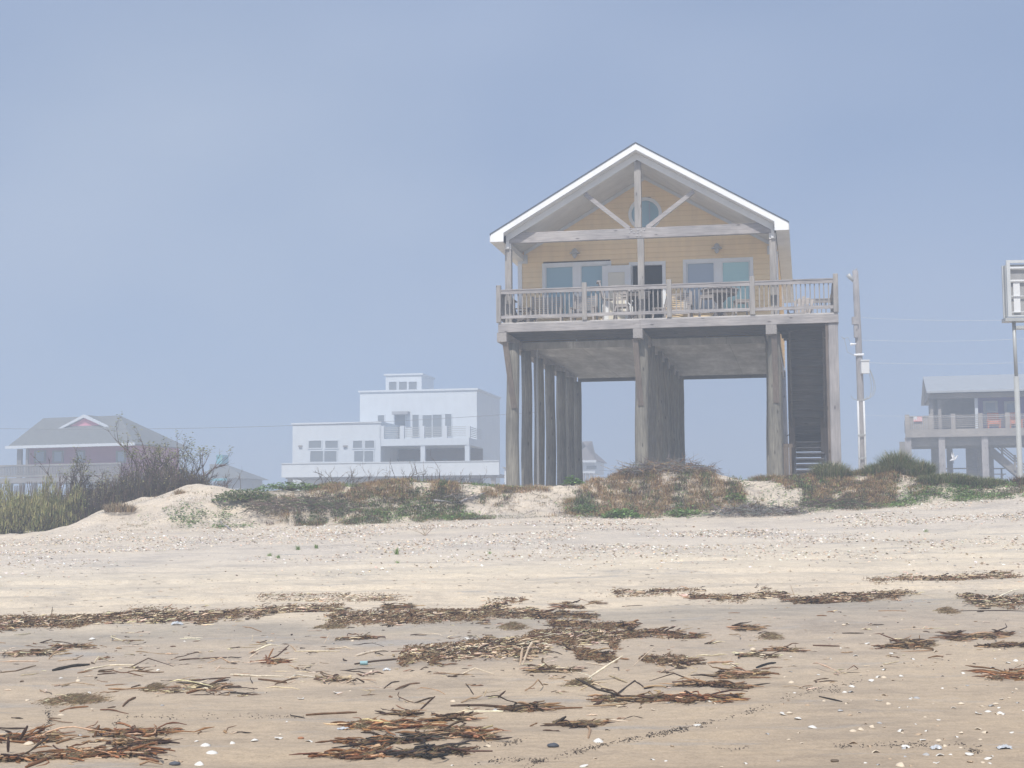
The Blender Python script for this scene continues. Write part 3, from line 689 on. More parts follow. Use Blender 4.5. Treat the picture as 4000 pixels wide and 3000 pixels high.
def pink_house():
    q=lambda x,y:(x/3.16,1580+y/3.16)
    yaw=R(20); s=Site(*q(900,515),120,yaw); r=s.root('pink_house','dusky pink house with hipped roof behind the tall shrubs on the far left')
    F=lambda x,y,dv=0: s.f(*q(x,y),dv)
    ua,_=F(130,535); ub,_=F(1710,487); ze=F(900,512)[1]
    # hip roof
    u0,u1=ua,ub+.0; D=7.5; zr=F(1040,118,3)[1]
    ur0,_=F(760,250,6); ur1=ub-5.2
    zrid=F(1480,178,7)[1]
    m=MB(); m.add([(u0,-.5,ze),(u1,-.5,ze),(u1,D,ze),(u0,D,ze),(ur0,3.6,zrid),(ur1+1,3.6,zrid)],[(0,1,5,4),(1,2,5),(2,3,4,5),(3,0,4),(0,3,2,1)]); m.build('roof',M['rdark'],r)
    # gable dormer
    ga,_=F(640,345,2.2); gb,_=F(1458,322,2.2); gz_=F(1050,335,2.2)[1]; gc=(ga+gb)/2; gp=F(1040,125,2.2)[1]
    m=MB(); m.prism([(ga,gz_),(gc,gp),(gb,gz_),(gb,gz_-.15),(gc,gp-.25),(ga,gz_-.15)],2.0,2.25); m.build('gable_fascia',M['pwhite'],r)
    m=MB(); m.prism([(ga+.3,gz_-.9),(gb-.3,gz_-.9),(gb-.3,gz_-.1),(gc,gp-.26),(ga+.3,gz_-.1)],2.26,2.4); m.build('gable_wall',M['pink'],r)
    m=MB(); m.prism([(ga+.02,gz_-.02),(gc,gp-.02),(gb-.02,gz_-.02),(gb-.3,gz_-.5),(ga+.3,gz_-.5)],2.41,4.5); m.build('gable_roof',M['rdark'],r)
    m=MB(); m.box(u0-.05,ub+.05,-.62,-.51,ze-.12,ze+.1); m.build('eave_fascia',M['pwhite'],r)
    wa,_=F(335,640,1.5); zf=F(900,905,1.5)[1]
    m=MB(); m.box(wa,u1-.8,1.5,D-.5,zf,ze-.01); m.build('wall',M['mauve'],r)
    for x0,x1 in ((430,570),(655,787),(950,1050),(1440,1560)):
        a,b=F(x0,640,1.5)[0],F(x1,640,1.5)[0]; c,d=F(x0,722,1.5)[1],F(x0,570,1.5)[1]
        m=MB(); m.box(a,b,1.40,1.495,d-.12,d); m.box(a,b,1.40,1.495,c,c+.12); m.box(a,a+.14,1.40,1.495,c+.12,d-.12); m.box(b-.14,b,1.40,1.495,c+.12,d-.12); w=m.build('window',M['farpale'],r)
        m=MB(); m.box(a+.14,b-.14,1.44,1.49,c+.12,d-.12); m.build('pane',M['glass_c'],w)
    for x in (222,250,330):
        u,_=F(x,640,0); m=MB(); m.box(u-.1,u+.1,0,.2,zf,ze-.13); m.build('porch_post',M['farwood'],r)
    ul,_=F(-150,830,-.5); um,_=F(1500,830,-.5); z0,z1=F(430,910,-.5)[1],F(430,745,-.5)[1]
    m=MB()
    n=int((um-ul)/.15)
    for k in range(n): m.box(ul+k*.15,ul+k*.15+.09,-.5,-.45,z0+.1,z1)
    m.box(ul,um,-.56,-.501,z1-.1,z1+.03); m.box(ul,um,-.56,-.501,z0+.1,z0+.25)
    m.build('deck_railing',M['farwood'],r)
    m=MB(); m.box(ul,um,-.55,1.4,z0-.35,z0+.05); m.build('deck',M['farwood'],r)
    for k in range(12):
        u=ul+.5+(u1-ul-1)*k/11
        for v in (0,3,6):
            m=MB(); m.box(u-.17,u+.17,v,v+.34,.8,z0-.35); m.build('piling',M['farwood'],r)
    m=MB(); m.box(wa-.2,u1-.7,1.41,D-.4,z0-.3,z0+.0); m.build('floor_frame',M['farwood'],r)
pink_house()
def purple_house():
    q=lambda x,y:(3450+x/3.687,1450+y/3.687)
    yaw=R(13); s=Site(*q(1000,900),100,yaw); r=s.root('purple_house','purple house on stilts with wide wooden deck at the right edge')
    F=lambda x,y,dv=0: s.f(*q(x,y),dv)
    E_=2900
    ue,_=F(665,300); uf,_=F(E_,260); ze=F(1000,293)[1]
    zr=F(640,75,5)[1]
    m=MB(); m.prism([(-.7,ze),(5,zr),(10.5,ze),(10.5,ze-.12),(5,zr-.12),(-.7,ze-.12)],ue-.2,uf,'x'); m.build('roof',M['metalroof'],r)
    m=MB(); m.prism([(-.5,ze-.13),(5,zr-.14),(10.3,ze-.13)],ue,ue+.12,'x'); m.build('gable_end',M['farwood'],r)
    m=MB(); m.box(ue-.1,uf,-.2,.1,ze-.45,ze-.13); m.build('porch_beam',M['farpale'],r)
    zd=F(1000,885)[1]; zb=F(1000,945)[1]
    uw,_=F(1375,600,2.6)
    m=MB(); m.box(uw,uf,2.6,10,zd,ze-.14); m.build('wall',M['purple'],r)
    m=MB(); m.box(ue+.3,uw-.01,4.2,10,zd,ze-.14); m.build('porch_back_wall',M['farwood'],r)
    for x0,x1,y0,y1 in ((1440,1652,430,752),(1745,1935,435,800),(2300,2500,430,750)):
        a,b=F(x0,600,2.6)[0],F(x1,600,2.6)[0]; c,d=F(x0,y1,2.6)[1],F(x0,y0,2.6)[1]
        m=MB(); m.box(a,b,2.5,2.595,d-.14,d); m.box(a,b,2.5,2.595,c,c+.1); m.box(a,a+.16,2.5,2.595,c+.1,d-.14); m.box(b-.16,b,2.5,2.595,c+.1,d-.14); m.box(a+.16,b-.16,2.5,2.595,(c+d)/2-.04,(c+d)/2+.04)
        w=m.build('window',M['pwhite'],r); m=MB(); m.box(a+.16,b-.16,2.56,2.592,c+.1,d-.14); m.build('pane',M['glass_c'],w)
    for x in (700,815,1345,2150):
        u,_=F(x,600); m=MB(); m.box(u-.1,u+.1,0,.2,zd,ze-.46); m.build('porch_post',M['pwhite' if x==1345 else 'farpale'],r)
    u,_=F(820,480); ub_,_=F(950,360); m=MB(); m.bar((u,.1,F(820,480)[1]),(ub_,.1,ze-.46),.08,.12,(0,1,0)); m.build('porch_brace',M['farpale'],r)
    # deck
    ul,_=F(340,800,-2); 
    zt=F(1000,830,-2)[1]; zl=F(1000,945,-2)[1]; zrl=F(1000,640,-2)[1]
    m=MB(); m.box(ul,uf,-2,2.55,zl+.3,zt-.02); m.box(ul-.05,uf,-2.08,-2.004,zl,zt); m.build('deck',M['farpale'],r)
    m=MB(); m.box(ul+.2,uf,-1.6,-1.3,zl-.55,zl+.29); m.box(ul+.2,uf,2.2,2.5,zl-.55,zl+.29); m.build('deck_beam',M['farwood'],r)
    m=MB(); us,_=F(690,700,-2)
    x=ul
    while x<us: m.box(x,x+.13,-2.0,-1.96,zt,zrl-.02); x+=.14
    y=-1.9
    while y<2.4: m.box(ul-.04,ul,y,y+.13,zt,zrl-.02); y+=.14
    m.box(ul-.05,us,-2.05,-1.95,zrl-.02,zrl+.03); m.build('privacy_railing',M['farpale'],r)
    m=MB()
    for k in range(7):
        z=zt+.1+k*(zrl-zt-.12)/6; m.box(us,uf,-2,-1.96,z,z+.05)
    m.box(us,uf,-2.05,-1.9,zrl-.01,zrl+.035); m.build('deck_railing',M['farpale'],r)
    for x in (345,690,1005,1400,1790,2200,2600):
        u,_=F(x,700,-2); m=MB(); m.box(u-.14,u+.14,-2.12,-1.9,zl,zrl+.12); m.build('railing_post',M['farpale'],r)
    for x in (360,845,1465,2150,2700):
        u,_=F(x,1100,-1.8); m=MB(); m.box(u-.2,u+.2,-1.95,-1.6,.7,zl-.01); m.build('piling',M['pale_pile'],r)
    for x,v in ((280,3),(735,3),(790,7),(955,9),(1235,3),(1310,7),(1400,3),(1540,3),(2300,4)):
        u,_=F(x,1100,v); m=MB(); m.box(u-.2,u+.2,v,v+.35,.7,zl-.01); m.build('piling',M['farwood'],r)
    # outside stair
    a=F(1530,1120,-.8); b=F(2150,1640,-.8)
    m=MB(); m.bar((a[0],-.8,a[1]),(b[0],-.8,b[1]),.45,.06,(0,1,0)); m.bar((a[0],.3,a[1]),(b[0],.3,b[1]),.45,.06,(0,1,0)); 
    for k in range(14):
        t=k/13; m.box(a[0]+(b[0]-a[0])*t-.13,a[0]+(b[0]-a[0])*t+.13,-.75,.25,a[1]+(b[1]-a[1])*t,a[1]+(b[1]-a[1])*t+.05)
    m.build('outside_stair',M['farwood'],r)
    m=MB()
    for o in (.42,.60,.78): m.bar((a[0]+.1,-.86,a[1]+o),(b[0]+.1,-.86,b[1]+o),.08,.05,(0,1,0))
    for t in (.3,.6,.9):
        x_,z_=a[0]+(b[0]-a[0])*t,a[1]+(b[1]-a[1])*t; m.box(x_-.07,x_+.07,-.93,-.84,z_,z_+1.0)
    m.build('stair_railing',M['farwood'],r)
    # things on and below the deck
    W=lambda u,v,z: tuple(s.O[:2]+s.F[:2]*u+s.D[:2]*v)+(z,)
    u0,_=F(437,700,-2.2); u1,_=F(562,700,-2.2); z0,z1=F(500,722,-2.2)[1],F(500,655,-2.2)[1]
    fl=empty('flag',W(u0,-2.1,z0),-yaw,'small striped red, white and blue flag hung on the railing of the purple house','flag')
    w=u1-u0; hgt=z1-z0
    RD=mat_paint('flag_red',(.55,.06,.07),.8,.02); WH=mat_paint('flag_white',(.8,.8,.8),.8,.02); BL=mat_paint('flag_blue',(.05,.07,.28),.8,.02)
    m=MB()
    for k in range(0,13,2): m.box(0,w,-.012,0,k*hgt/13,(k+1)*hgt/13)
    m.build('red_stripes',RD,fl)
    m=MB()
    for k in range(1,13,2): m.box(0,w,-.012,0,k*hgt/13,(k+1)*hgt/13)
    m.build('white_stripes',WH,fl)
    m=MB(); m.box(-.002,w*.4,-.016,-.0125,hgt*6/13,hgt+.002); ct=m.build('canton',BL,fl)
    m=MB()
    for i in range(9):
        for j in range(6 if i%2==0 else 5):
            x=w*.4*(j+(.5 if i%2==0 else 1))/6; z=hgt*6/13+hgt*7/13*(i+.5)/9; m.box(x-.015,x+.015,-.019,-.0165,z-.015,z+.015)
    m.build('stars',WH,ct)
    OR=mat_paint('orange_paint',(.62,.16,.06),.5,.05)
    for i,(x,lab) in enumerate(((1590,'orange deck chair in front of the single window of the purple house'),(1905,'orange deck chair beside the tall sign pole, on the purple house deck'))):
        u,_=F(x,700,.2); c=empty('deck_chair',W(u,.2,zt),-yaw,lab,'chair','orange chairs on the purple house deck')
        m=MB()
        for k in range(5): m.bar((-.28+k*.14,.25,.3),(-.3+k*.15,.55,1.15),.12,.025,(0,-1,.3))
        m.build('backrest',OR,c)
        m=MB(); m.box(-.35,.35,-.4,.3,.38,.42); m.build('seat',OR,c)
        for sx in (-1,1):
            m=MB(); m.box(sx*.4-.07,sx*.4+.07,-.45,.35,.62,.65); m.build('armrest',OR,c)
            for yy in (-.38,.3):
                m=MB(); m.box(sx*.36-.04,sx*.36+.04,yy-.04,yy+.04,0,.62); m.build('leg',OR,c)
    for i,(xa,xb,lab) in enumerate(((895,1430,'long picnic bench under the left half of the purple house'),(1510,1755,'short picnic bench at the foot of the purple house stair'))):
        ua,z=F(xa,1395,.5); ub,_=F(xb,1395,.5); c=empty('picnic_bench',W(ua,.5,1.3),-yaw,lab,'bench','benches under the purple house'); L=ub-ua
        m=MB(); m.box(0,L,0,.7,z-1.36,z-1.3); m.build('tabletop',M['farwood'],c)
        m=MB(); m.box(0,L,-.6,-.3,z-1.75,z-1.69); m.build('seat',M['farwood'],c)
        for x in (.2,L-.2):
            m=MB(); m.bar((x,-.5,0-.2),(x,.3,z-1.36),.1,.1); m.bar((x,.9,-.2),(x,.3,z-1.36),.1,.1); m.bar((x,-.6,z-1.8),(x,.8,z-1.8),.08,.1); m.build('leg',M['farwood'],c)
    # white bird ornament
    PW=mat_paint('bird_white',(.8,.8,.8),.6,.02)
    for (x,y,Y_,sz,lab) in ((1015,1330,98,.55,'white bird perched with raised wing under the purple house'),(40,1300,75,.30,'small white bird behind the dune grass between pole and purple house')):
        p=at(*q(x,y),Y_); b=empty('white_bird',tuple(p),0,lab,'bird','white birds near the purple house')
        S=sz
        m=MB()
        prof=[(-.50,.30,.01),(-.38,.36,.05),(-.2,.42,.12),(0,.48,.15),(.18,.56,.12),(.30,.68,.07),(.36,.80,.055),(.42,.88,.07),(.50,.88,.05),(.56,.85,.015)]
        m.tube([(a*S,0,c*S) for a,c,_ in prof],[r_*S for _,_,r_ in prof],10); m.build('body',PW,b,True)
        for sd in (-1,1):
            m=MB(); m.add([(-.05*S,sd*.1*S,.52*S),(.15*S,sd*.1*S,.56*S),(.05*S,sd*.25*S,.95*S),(-.12*S,sd*.32*S,1.35*S),(-.18*S,sd*.28*S,.95*S),(-.05*S,sd*.12*S,.49*S),(.15*S,sd*.13*S,.53*S)],[(0,1,2,4),(4,2,3),(5,4,3,2,6)]); m.build('wing',PW,b)
            m=MB(); m.tube([(0,sd*.06*S,.36*S),(.02*S,sd*.06*S,.0)],.018*S,5); m.build('leg',M['dark_room'],b)
purple_house()
def small_far():
    q=lambda x,y:(x/2.011,1500+y/2.011)
    s=Site(*q(1750,740),140,R(12)); r=s.root('teal_house','low grey roofed house with turquoise trim beyond the shrubs')
    F=lambda x,y,dv=0: s.f(*q(x,y),dv)
    a,z0=F(1640,745); b,_=F(1930,748); c,zt=F(1720,632,4)
    m=MB(); m.add([(a,0,z0),(b,0,z0),(b,6,z0),(a,6,z0),(c-.5,3.,zt),(c+1.0,3.,zt)],[(0,1,5,4),(1,2,5),(2,3,4,5),(3,0,4),(0,3,2,1)]); m.build('roof',M['rdark'],r)
    m=MB(); m.box(a+.5,b-.5,.6,5.4,.8,z0-.01); m.build('wall',M['pgrey'],r)
    m=MB(); m.box(a-.05,(a+b)/2,-.14,-.02,z0-.2,z0+.02); m.build('eave_fascia',M['teal'],r)
    t0,_=F(1700,600,3.5); t1,_=F(1746,600,3.5); zz=F(1720,556,3.5)[1]
    m=MB(); m.box(t0,t1,3.5,5,zt-.6,zz); m.build('roof_tower',M['teal'],r)
    q2=lambda x,y:(2250+x/6.636,1650+y/6.636)
    s=Site(*q2(300,1100),165,R(12)); r=s.root('pale_cottage','faint pale cottage in the fog seen between the left pilings')
    F=lambda x,y,dv=0: s.f(*q2(x,y),dv)
    a,z=F(-200,1000); b,_=F(530,985); _,zt=F(300,490,4)
    m=MB(); m.add([(a,0,z),(b,0,z),(b,8,z),(a,8,z),(a+2,4,zt),(b-2.2,4,zt)],[(0,1,5,4),(1,2,5),(2,3,4,5),(3,0,4),(0,3,2,1)]); m.build('roof',M['dbrown'],r)
    m=MB(); m.box(a,b,-.12,-.01,z-.2,z+.05); m.build('eave_fascia',M['pwhite'],r)
    c,_=F(490,1200,.5); zw=F(300,1320,.5)[1]
    m=MB(); m.box(a+.3,c,.5,7,zw,z-.01); m.build('wall',M['pwhite'],r)
    m=MB(); 
    for k in range(5): 
        u=a+.6+(c-a-1)*k/4; m.box(u-.15,u+.15,.6,.9,.7,zw)
    m.build('piling',M['farpale'],r)
    m=MB(); m.box((a+c)/2+.5,(a+c)/2+1.6,.42,.497,zw+.8,z-.9); m.build('window',M['dglass'],r)
small_far()

# ------------------------------------------------------------------ utility pole, wires, sign
def pole_things():
    p0=at(3366,1850,70); p1=at(3343,1055,70); bx,by=float(p0[0]),70.
    r=empty('utility_pole',(bx,by,1.5),0,'weathered wooden utility pole with metal box and white conduits right of the yellow house','utility pole')
    def L(px,py,dy=0): p=at(px,py,70+dy); return (float(p[0])-bx,float(p[1])-by,float(p[2])-1.5)
    m=MB(); pts=[L(3373,1900),L(3366,1750),L(3360,1500),L(3352,1300),L(3345,1150),L(3341,1058)]; pts[0]=(pts[0][0],0,-.6); m.tube(pts,[.17,.165,.16,.15,.145,.135],12); m.build('pole',M['pale_pile'],r,True)
    m=MB(); a=L(3341,1058); m.tube([a,(a[0]+.1,0,a[2]+.14)],[.05,.005],5); m.tube([(a[0]-.06,0,a[2]-.1),(a[0]-.08,0,a[2]+.08)],[.06,.01],5); m.build('splintered_top',M['pale_pile'],r)
    m=MB(); m.tube([L(3312,1072),L(3322,1085),L(3338,1100)],[.11,.1,.07],8); m.tube([L(3330,1090),L(3338,1130),L(3342,1170)],.02,5); m.build('lamp_arm',M['metal'],r,True)
    m=MB(); a=L(3331,1240); m.box(a[0]-.08,a[0]+.2,-.28,-.1,a[2]-.35,a[2]); m.box(a[0],a[0]+.16,-.24,-.1,a[2]-.95,a[2]-.36); m.build('fuse_box',M['pale_pile'],r)
    m=MB(); a=L(3322,1345); m.tube([a,(a[0]+.15,-.05,a[2]),(a[0]+.32,-.05,a[2]+.03)],[.07,.04,.03],8); m.build('insulator',M['white'],r); m=MB(); a=L(3352,1388); m.tube([(a[0]-.22,-.18,a[2]),(a[0]+.22,-.18,a[2]+.02)],[.05,.05],8); m.build('insulator',M['white'],r)
    m=MB(); a=L(3362,1459,-.2); b=L(3392,1411,-.2); m.box(a[0],b[0],-.38,-.12,a[2],b[2]); m.box(a[0]-.02,b[0]+.02,-.42,-.10,b[2],b[2]+.05); m.build('meter_box',M['frieze'],r)
    for x0,x1 in ((3351,3359),(3374,3383)):
        m=MB(); m.tube([L(x0,1566,-.2),L((x0+x1)/2,1700,-.2),L(x1,1900,-.2)],.045,8); m.build('conduit',M['frieze'],r,True)
    m=MB(); a=L(3355,1790,-.25); b=L(3384,1788,-.25); m.bar(a,b,.04,.05); a=L(3352,1700,-.25); b=L(3381,1698,-.25); m.bar(a,b,.04,.05); m.build('conduit_strap',M['metal'],r)
    m=MB()
    for k,(mx,my) in enumerate(((3420,1500),(3432,1505),(3400,1520))):
        c=[]; A=(3388,1425); B=(3366,1563)
        for i in range(11):
            t=i/10; c.append(L((1-t)**2*A[0]+2*t*(1-t)*(mx+28)+t*t*B[0],(1-t)**2*A[1]+2*t*(1-t)*(my+50)+t*t*B[1],-.1))
        m.tube(c,.014,4)
    c=[L(3366+32*math.cos(t)-10,1545+18*math.sin(t),-.2) for t in np.linspace(0,PI,9)]; m.tube(c,.012,4)
    m.tube([L(3285,1315),L(3298,1322),L(3303,1345),L(3310,1375),L(3345,1392)],.012,4); m.tube([L(3290,1325),L(3312,1318),L(3320,1335)],.012,4); m.build('cable_loop',M['metal'],r)
    WM=mat_paint('wire_pale',(.60,.62,.64),.5,.02)
    def wire(px0,py0,px1,py1,Y0,Y1,lab,sag=.25,rad=.0065,mat=WM):
        a=Vector(at(px0,py0,Y0)); b=Vector(at(px1,py1,Y1)); m=MB(); n=14
        m.tube([a+(b-a)*(i/n)-Vector((0,0,sag*4*(i/n)*(1-i/n))) for i in range(n+1)],rad,4)
        o=m.build('power_line',mat); tag(o,lab,'power line','overhead wires')
    wire(3352,1240,4500,1218,70,66,'topmost thin wire running right from the utility pole')
    wire(3352,1328,4500,1282,70,66,'second thin wire from the top, running right from the utility pole')
    wire(3356,1415,4500,1378,70,66,'third thin wire, leaving the pole level with the metal box')
    wire(3370,1622,4500,1590,85,82,'lowest thin wire, passing in front of the purple house')
    DW=mat_paint('wire_dark',(.20,.20,.21),.6,.02)
    wire(-300,1668,2100,1610,100,96,'dark cable crossing in front of the white house',.5,.013,DW)
    # tall sign
    Y=47.; p=at(3978,1800,Y); bx=float(p[0]); r=empty('sign_frame',(bx,Y,1.6),-R(4),'white framed sign box on a tall grey pole at the right edge','sign')
    def L(px,py,dy=0): q=at(px,py,Y+dy); return (float(q[0])-bx,dy,float(q[2])-1.6)
    x0=L(3935,1130)[0]; z1=L(3960,1016)[2]; z0=L(3960,1237)[2]; W_=1.9; x1=x0+W_
    SW=mat_paint('sign_frame_white',(.60,.62,.62),.5,.12)
    for dy,dz,sx in ((0,0,0),(.32,-.12,-.055)):
        m=MB(); t=.11; a=x0+sx; b=x1+sx; h0=z0+dz+ (0 if dy==0 else .05); h1=z1+dz
        m.box(a,a+t,dy,dy+.08,h0,h1); m.box(b-t,b,dy,dy+.08,h0,h1); m.box(a+t,b-t,dy,dy+.08,h1-.09,h1); m.box(a+t,b-t,dy,dy+.08,h0,h0+.05)
        m.build('frame',SW,r)
    m=MB(); m.box(x0+.11,x1-.11,.12,.16,z0+.06,z1-.12); m.build('backing_panel',mat_paint('sign_grey',(.36,.355,.35),.7,.2),r)
    m=MB(); H=z1-z0
    for f_,t in ((.885,.06),(.655,.055),(.37,.018),(.09,.02)): m.box(x0+.11,x1-.11,.02,.06,z0+H*f_-t,z0+H*f_)
    m.box(x0+.20,x0+.40,.065,.10,z0+.12,z0+H*.655); m.box(x0+1.0,x0+1.2,.065,.10,z0+.12,z0+H*.655); m.build('cross_bar',M['frieze'],r)
    m=MB(); m.box(x0-.08,x1,.02,.5,z0-.13,z0-.02); m.box(x0-.03,x0-.005,.09,.31,z0+.02,z1-.14); m.box(x0+.25,x1,.1,.4,z0-.36,z0-.27); m.build('support_beam',M['metal'],r)
    pxs=L(3968,1260)[0]; pb=L(3993,1830)[0]; zm=L(3980,1470)[2]
    m=MB(); m.tube([(pxs,.25,z0-.1),((pxs+pb)/2-.0,.25,zm)],.055,10); pm=((pxs+pb)/2,.25,zm); m.build('upper_pole',M['metal'],r,True)
    m=MB(); m.tube([(pm[0],.25,zm+.02),(pb,.25,.1),(pb+.02,.25,-.8)],.082,12); m.build('lower_pole',mat_paint('pole_grey',(.42,.43,.42),.6,.15),r,True)
pole_things()


# ------------------------------------------------------------------ plants on the dune
M['leafy']=mat_vcol('leaf_mix',.65,.25,.2,6)
M['twigm']=mat_vcol('twig_mix',.85,0,.2,10)
M['reedm']=mat_vcol('reed_mix',.75,0,.25,30)
def jit(c,a=.2): 
    k=1+random.uniform(-a,a); return tuple(max(0,x*k*(1+random.uniform(-a*.3,a*.3))) for x in c)
def blade(m,p,h,w,lean,az,col,curl=.5):
    """tapered bent grass blade"""
    dx,dy=math.cos(az),math.sin(az); sx,sy=-dy*w/2,dx*w/2
    p1=(p[0]+dx*lean*.35,p[1]+dy*lean*.35,p[2]+h*.6); p2=(p[0]+dx*lean,p[1]+dy*lean,p[2]+h*(1-.25*curl))
    m.add([(p[0]-sx,p[1]-sy,p[2]),(p[0]+sx,p[1]+sy,p[2]),(p1[0]+sx*.8,p1[1]+sy*.8,p1[2]),(p1[0]-sx*.8,p1[1]-sy*.8,p1[2]),p2],[(0,1,2,3),(3,2,4)],col)
def leaf(m,p,s,col,up=.5):
    a=random.uniform(0,2*PI); t=random.uniform(-.6,.9)*up; d=Vector((math.cos(a),math.sin(a),t)).normalized()
    sd=d.cross(Vector((random.uniform(-.5,.5),random.uniform(-.5,.5),1))).normalized()*s*.36
    p=Vector(p); q=p+d*s; mid=p+d*s*.5+Vector((0,0,s*.12))
    m.add([tuple(p),tuple(mid+sd),tuple(q),tuple(mid-sd)],[(0,1,2),(0,2,3)],col)
def twig(m,p,d,L,r,col,depth=2,n=3,droop=.0,wig=.25,leaves=None,seg=3):
    p=Vector(p); d=Vector(d).normalized(); pts=[p.copy()]; rs=[r]
    for i in range(seg):
        d=(d+Vector((random.uniform(-wig,wig),random.uniform(-wig,wig),random.uniform(-wig,wig)-droop))).normalized(); p=p+d*(L/seg); pts.append(p.copy()); rs.append(r*(1-(i+1)/(seg+.6)))
    m.tube(pts,rs,3,col,cap=False)
    if depth>0:
        for k in range(n):
            t=random.uniform(.3,1); i=min(int(t*seg),seg-1); q=pts[i]+(pts[i+1]-pts[i])*(t*seg-i)
            dd=(d+Vector((random.uniform(-1,1),random.uniform(-1,1),random.uniform(-.3,.8)))*.8).normalized()
            twig(m,q,dd,L*random.uniform(.4,.65),r*.6,col,depth-1,n,droop,wig,leaves,seg)
    elif leaves: leaves(pts[-1]); leaves(pts[-2])
BR=(.17,.13,.105); GR=(.22,.21,.20); RUST=(.38,.25,.125); RUST2=(.47,.35,.20); OLV=(.20,.21,.10); GRN=(.16,.26,.08); GRN2=(.26,.38,.13); DGR=(.12,.16,.07); YGR=(.38,.36,.16); DBR=(.12,.09,.07); STRAW=(.46,.38,.25)
KX=38.5/FPX
def on_dune(px,t):
    x=(px-2000)*KX; y=36.4+3.7*t; x*=y/38.5; return x,y,gz(x,y)
def scatter_cover():
    groups={'dry_groundcover':MB(),'green_groundcover':MB(),'dead_twigs':MB()}
    rust,grn,tw=groups['dry_groundcover'],groups['green_groundcover'],groups['dead_twigs']
    def tuft(px,t,col,h,n,m=rust,w=.018):
        x,y,z=on_dune(px,t)
        for _ in range(n*4):
            a=random.uniform(0,2*PI); rr=random.uniform(0,.16); blade(m,(x+rr*math.cos(a),y+rr*math.sin(a),z-.02+random.uniform(0,h*.4)),h*random.uniform(.25,.8),w*.55,random.uniform(.02,.12),random.uniform(0,2*PI),jit(col,.35),random.uniform(.2,1.2))
    def leafs(px,t,col,s,n,h=.08):
        x,y,z=on_dune(px,t)
        for _ in range(n):
            leaf(grn,(x+random.gauss(0,.09),y+random.gauss(0,.09),z+random.uniform(0,h)),s*random.uniform(.6,1.3),jit(col,.3))
    def U(a,b): return random.uniform(a,b)
    def cl(px,t,s=1.): # patchiness
        return float(fbm(np.array([px*.011*s]),np.array([t*2.3+9]),3)[0])
    # rusty cover: left mound crest, around the central mound, right of it
    for lo,hi,t0,t1,n,th in ((1230,1960,.45,1.12,2600,-.25),(2200,2960,.22,1.0,3600,-.22),(2860,3480,.30,1.15,3000,-.35),(1900,2230,.7,1.1,420,-.3),(1060,1350,.15,.6,260,0),(3400,3620,.3,.8,160,0)):
        for _ in range(n):
            px,t=U(lo,hi)+random.gauss(0,38),U(t0,t1)+random.gauss(0,.05)
            if cl(px,t)<th: continue
            tuft(px,t,random.choice((RUST,RUST,RUST2,BR,RUST2) if cl(px,t,3)>-.55 else (OLV,BR,GRN,DBR)),U(.08,.18),4 if px<2860 else 5)
    # olive / brown low mat on the left mound face
    for lo,hi,t0,t1,n,th in ((3400,4200,.25,1.1,2200,-.3),(1150,1880,.02,.62,2600,-.2),(2850,3450,.05,.55,420,.1),(2230,2700,.05,.3,160,.1)):
        for _ in range(n):
            px,t=U(lo,hi)+random.gauss(0,38),U(t0,t1)+random.gauss(0,.05)
            if cl(px,t,1.6)<th: continue
            tuft(px,t,random.choice((OLV,BR,DBR,OLV,RUST,GRN)),U(.05,.13),4,w=.02)
    # sparse sprigs on bare sand, on the far side too
    for _ in range(420): tuft(U(1880,2350),U(.05,.9),random.choice((STRAW,OLV,BR)),U(.04,.1),2)
    for _ in range(200): tuft(U(400,900),U(.0,.9),random.choice((STRAW,OLV,RUST)),U(.04,.1),2)
    for _ in range(900): tuft(U(500,4600),U(1.1,2.4),random.choice((RUST,OLV,BR,GRN)),U(.06,.16),3)
    # green creepers
    for lo,hi,t0,t1,n in ((650,900,.25,.5,260),(760,980,.02,.12,120),(1180,1330,.85,1.05,200),(1700,1860,.9,1.08,120),(1500,1850,.02,.3,420),(1300,1700,.1,.5,200),(1880,2080,.85,1.05,160),(2860,2950,.2,.4,90),(3080,3400,.05,.4,160),(3450,3800,.05,.45,900),(3700,4400,.1,.8,1600),(2860,3450,.3,.9,420),(1250,1900,.5,1.05,350),(2350,2900,.1,.5,300),(2590,2740,.1,.3,160),(2240,2310,.1,.5,150)):
        for _ in range(n):
            px,t=U(lo,hi)+random.gauss(0,38),U(t0,t1)+random.gauss(0,.05)
            if cl(px,t,2)<-.35: continue
            leafs(px,t,random.choice((GRN,GRN,OLV,GRN2)),.06,4)
    # stray dead sticks
    for _ in range(500):
        px,t=U(950,3700),U(-.05,1.0); x,y,z=on_dune(px,t)
        if cl(px,t,1.3)<-.1: continue
        a=U(0,2*PI); twig(tw,(x,y,z+.02),(math.cos(a),math.sin(a),U(-.05,.3)),U(.15,.5),U(.005,.009),jit(random.choice((BR,GR,DBR,(.4,.37,.33)))),1,2,.02,.3)
    tag(rust.build('dry_groundcover',M['leafy']),'rusty and olive dried groundcover over the dune',kind='stuff')
    tag(grn.build('creeping_vines',M['leafy']),'low green creeping vines on the dune face',kind='stuff')
    tag(tw.build('stick_litter',M['twigm']),'dead sticks littering the dune',kind='stuff')
scatter_cover()
def plant(name,px,t,fn,label,cat,group=None,mat='leafy'):
    x,y,z=on_dune(px,t); m=MB(); fn(m); o=m.build(name,M[mat]); o.location=(x,y,z-.02); return tag(o,label,cat,group)
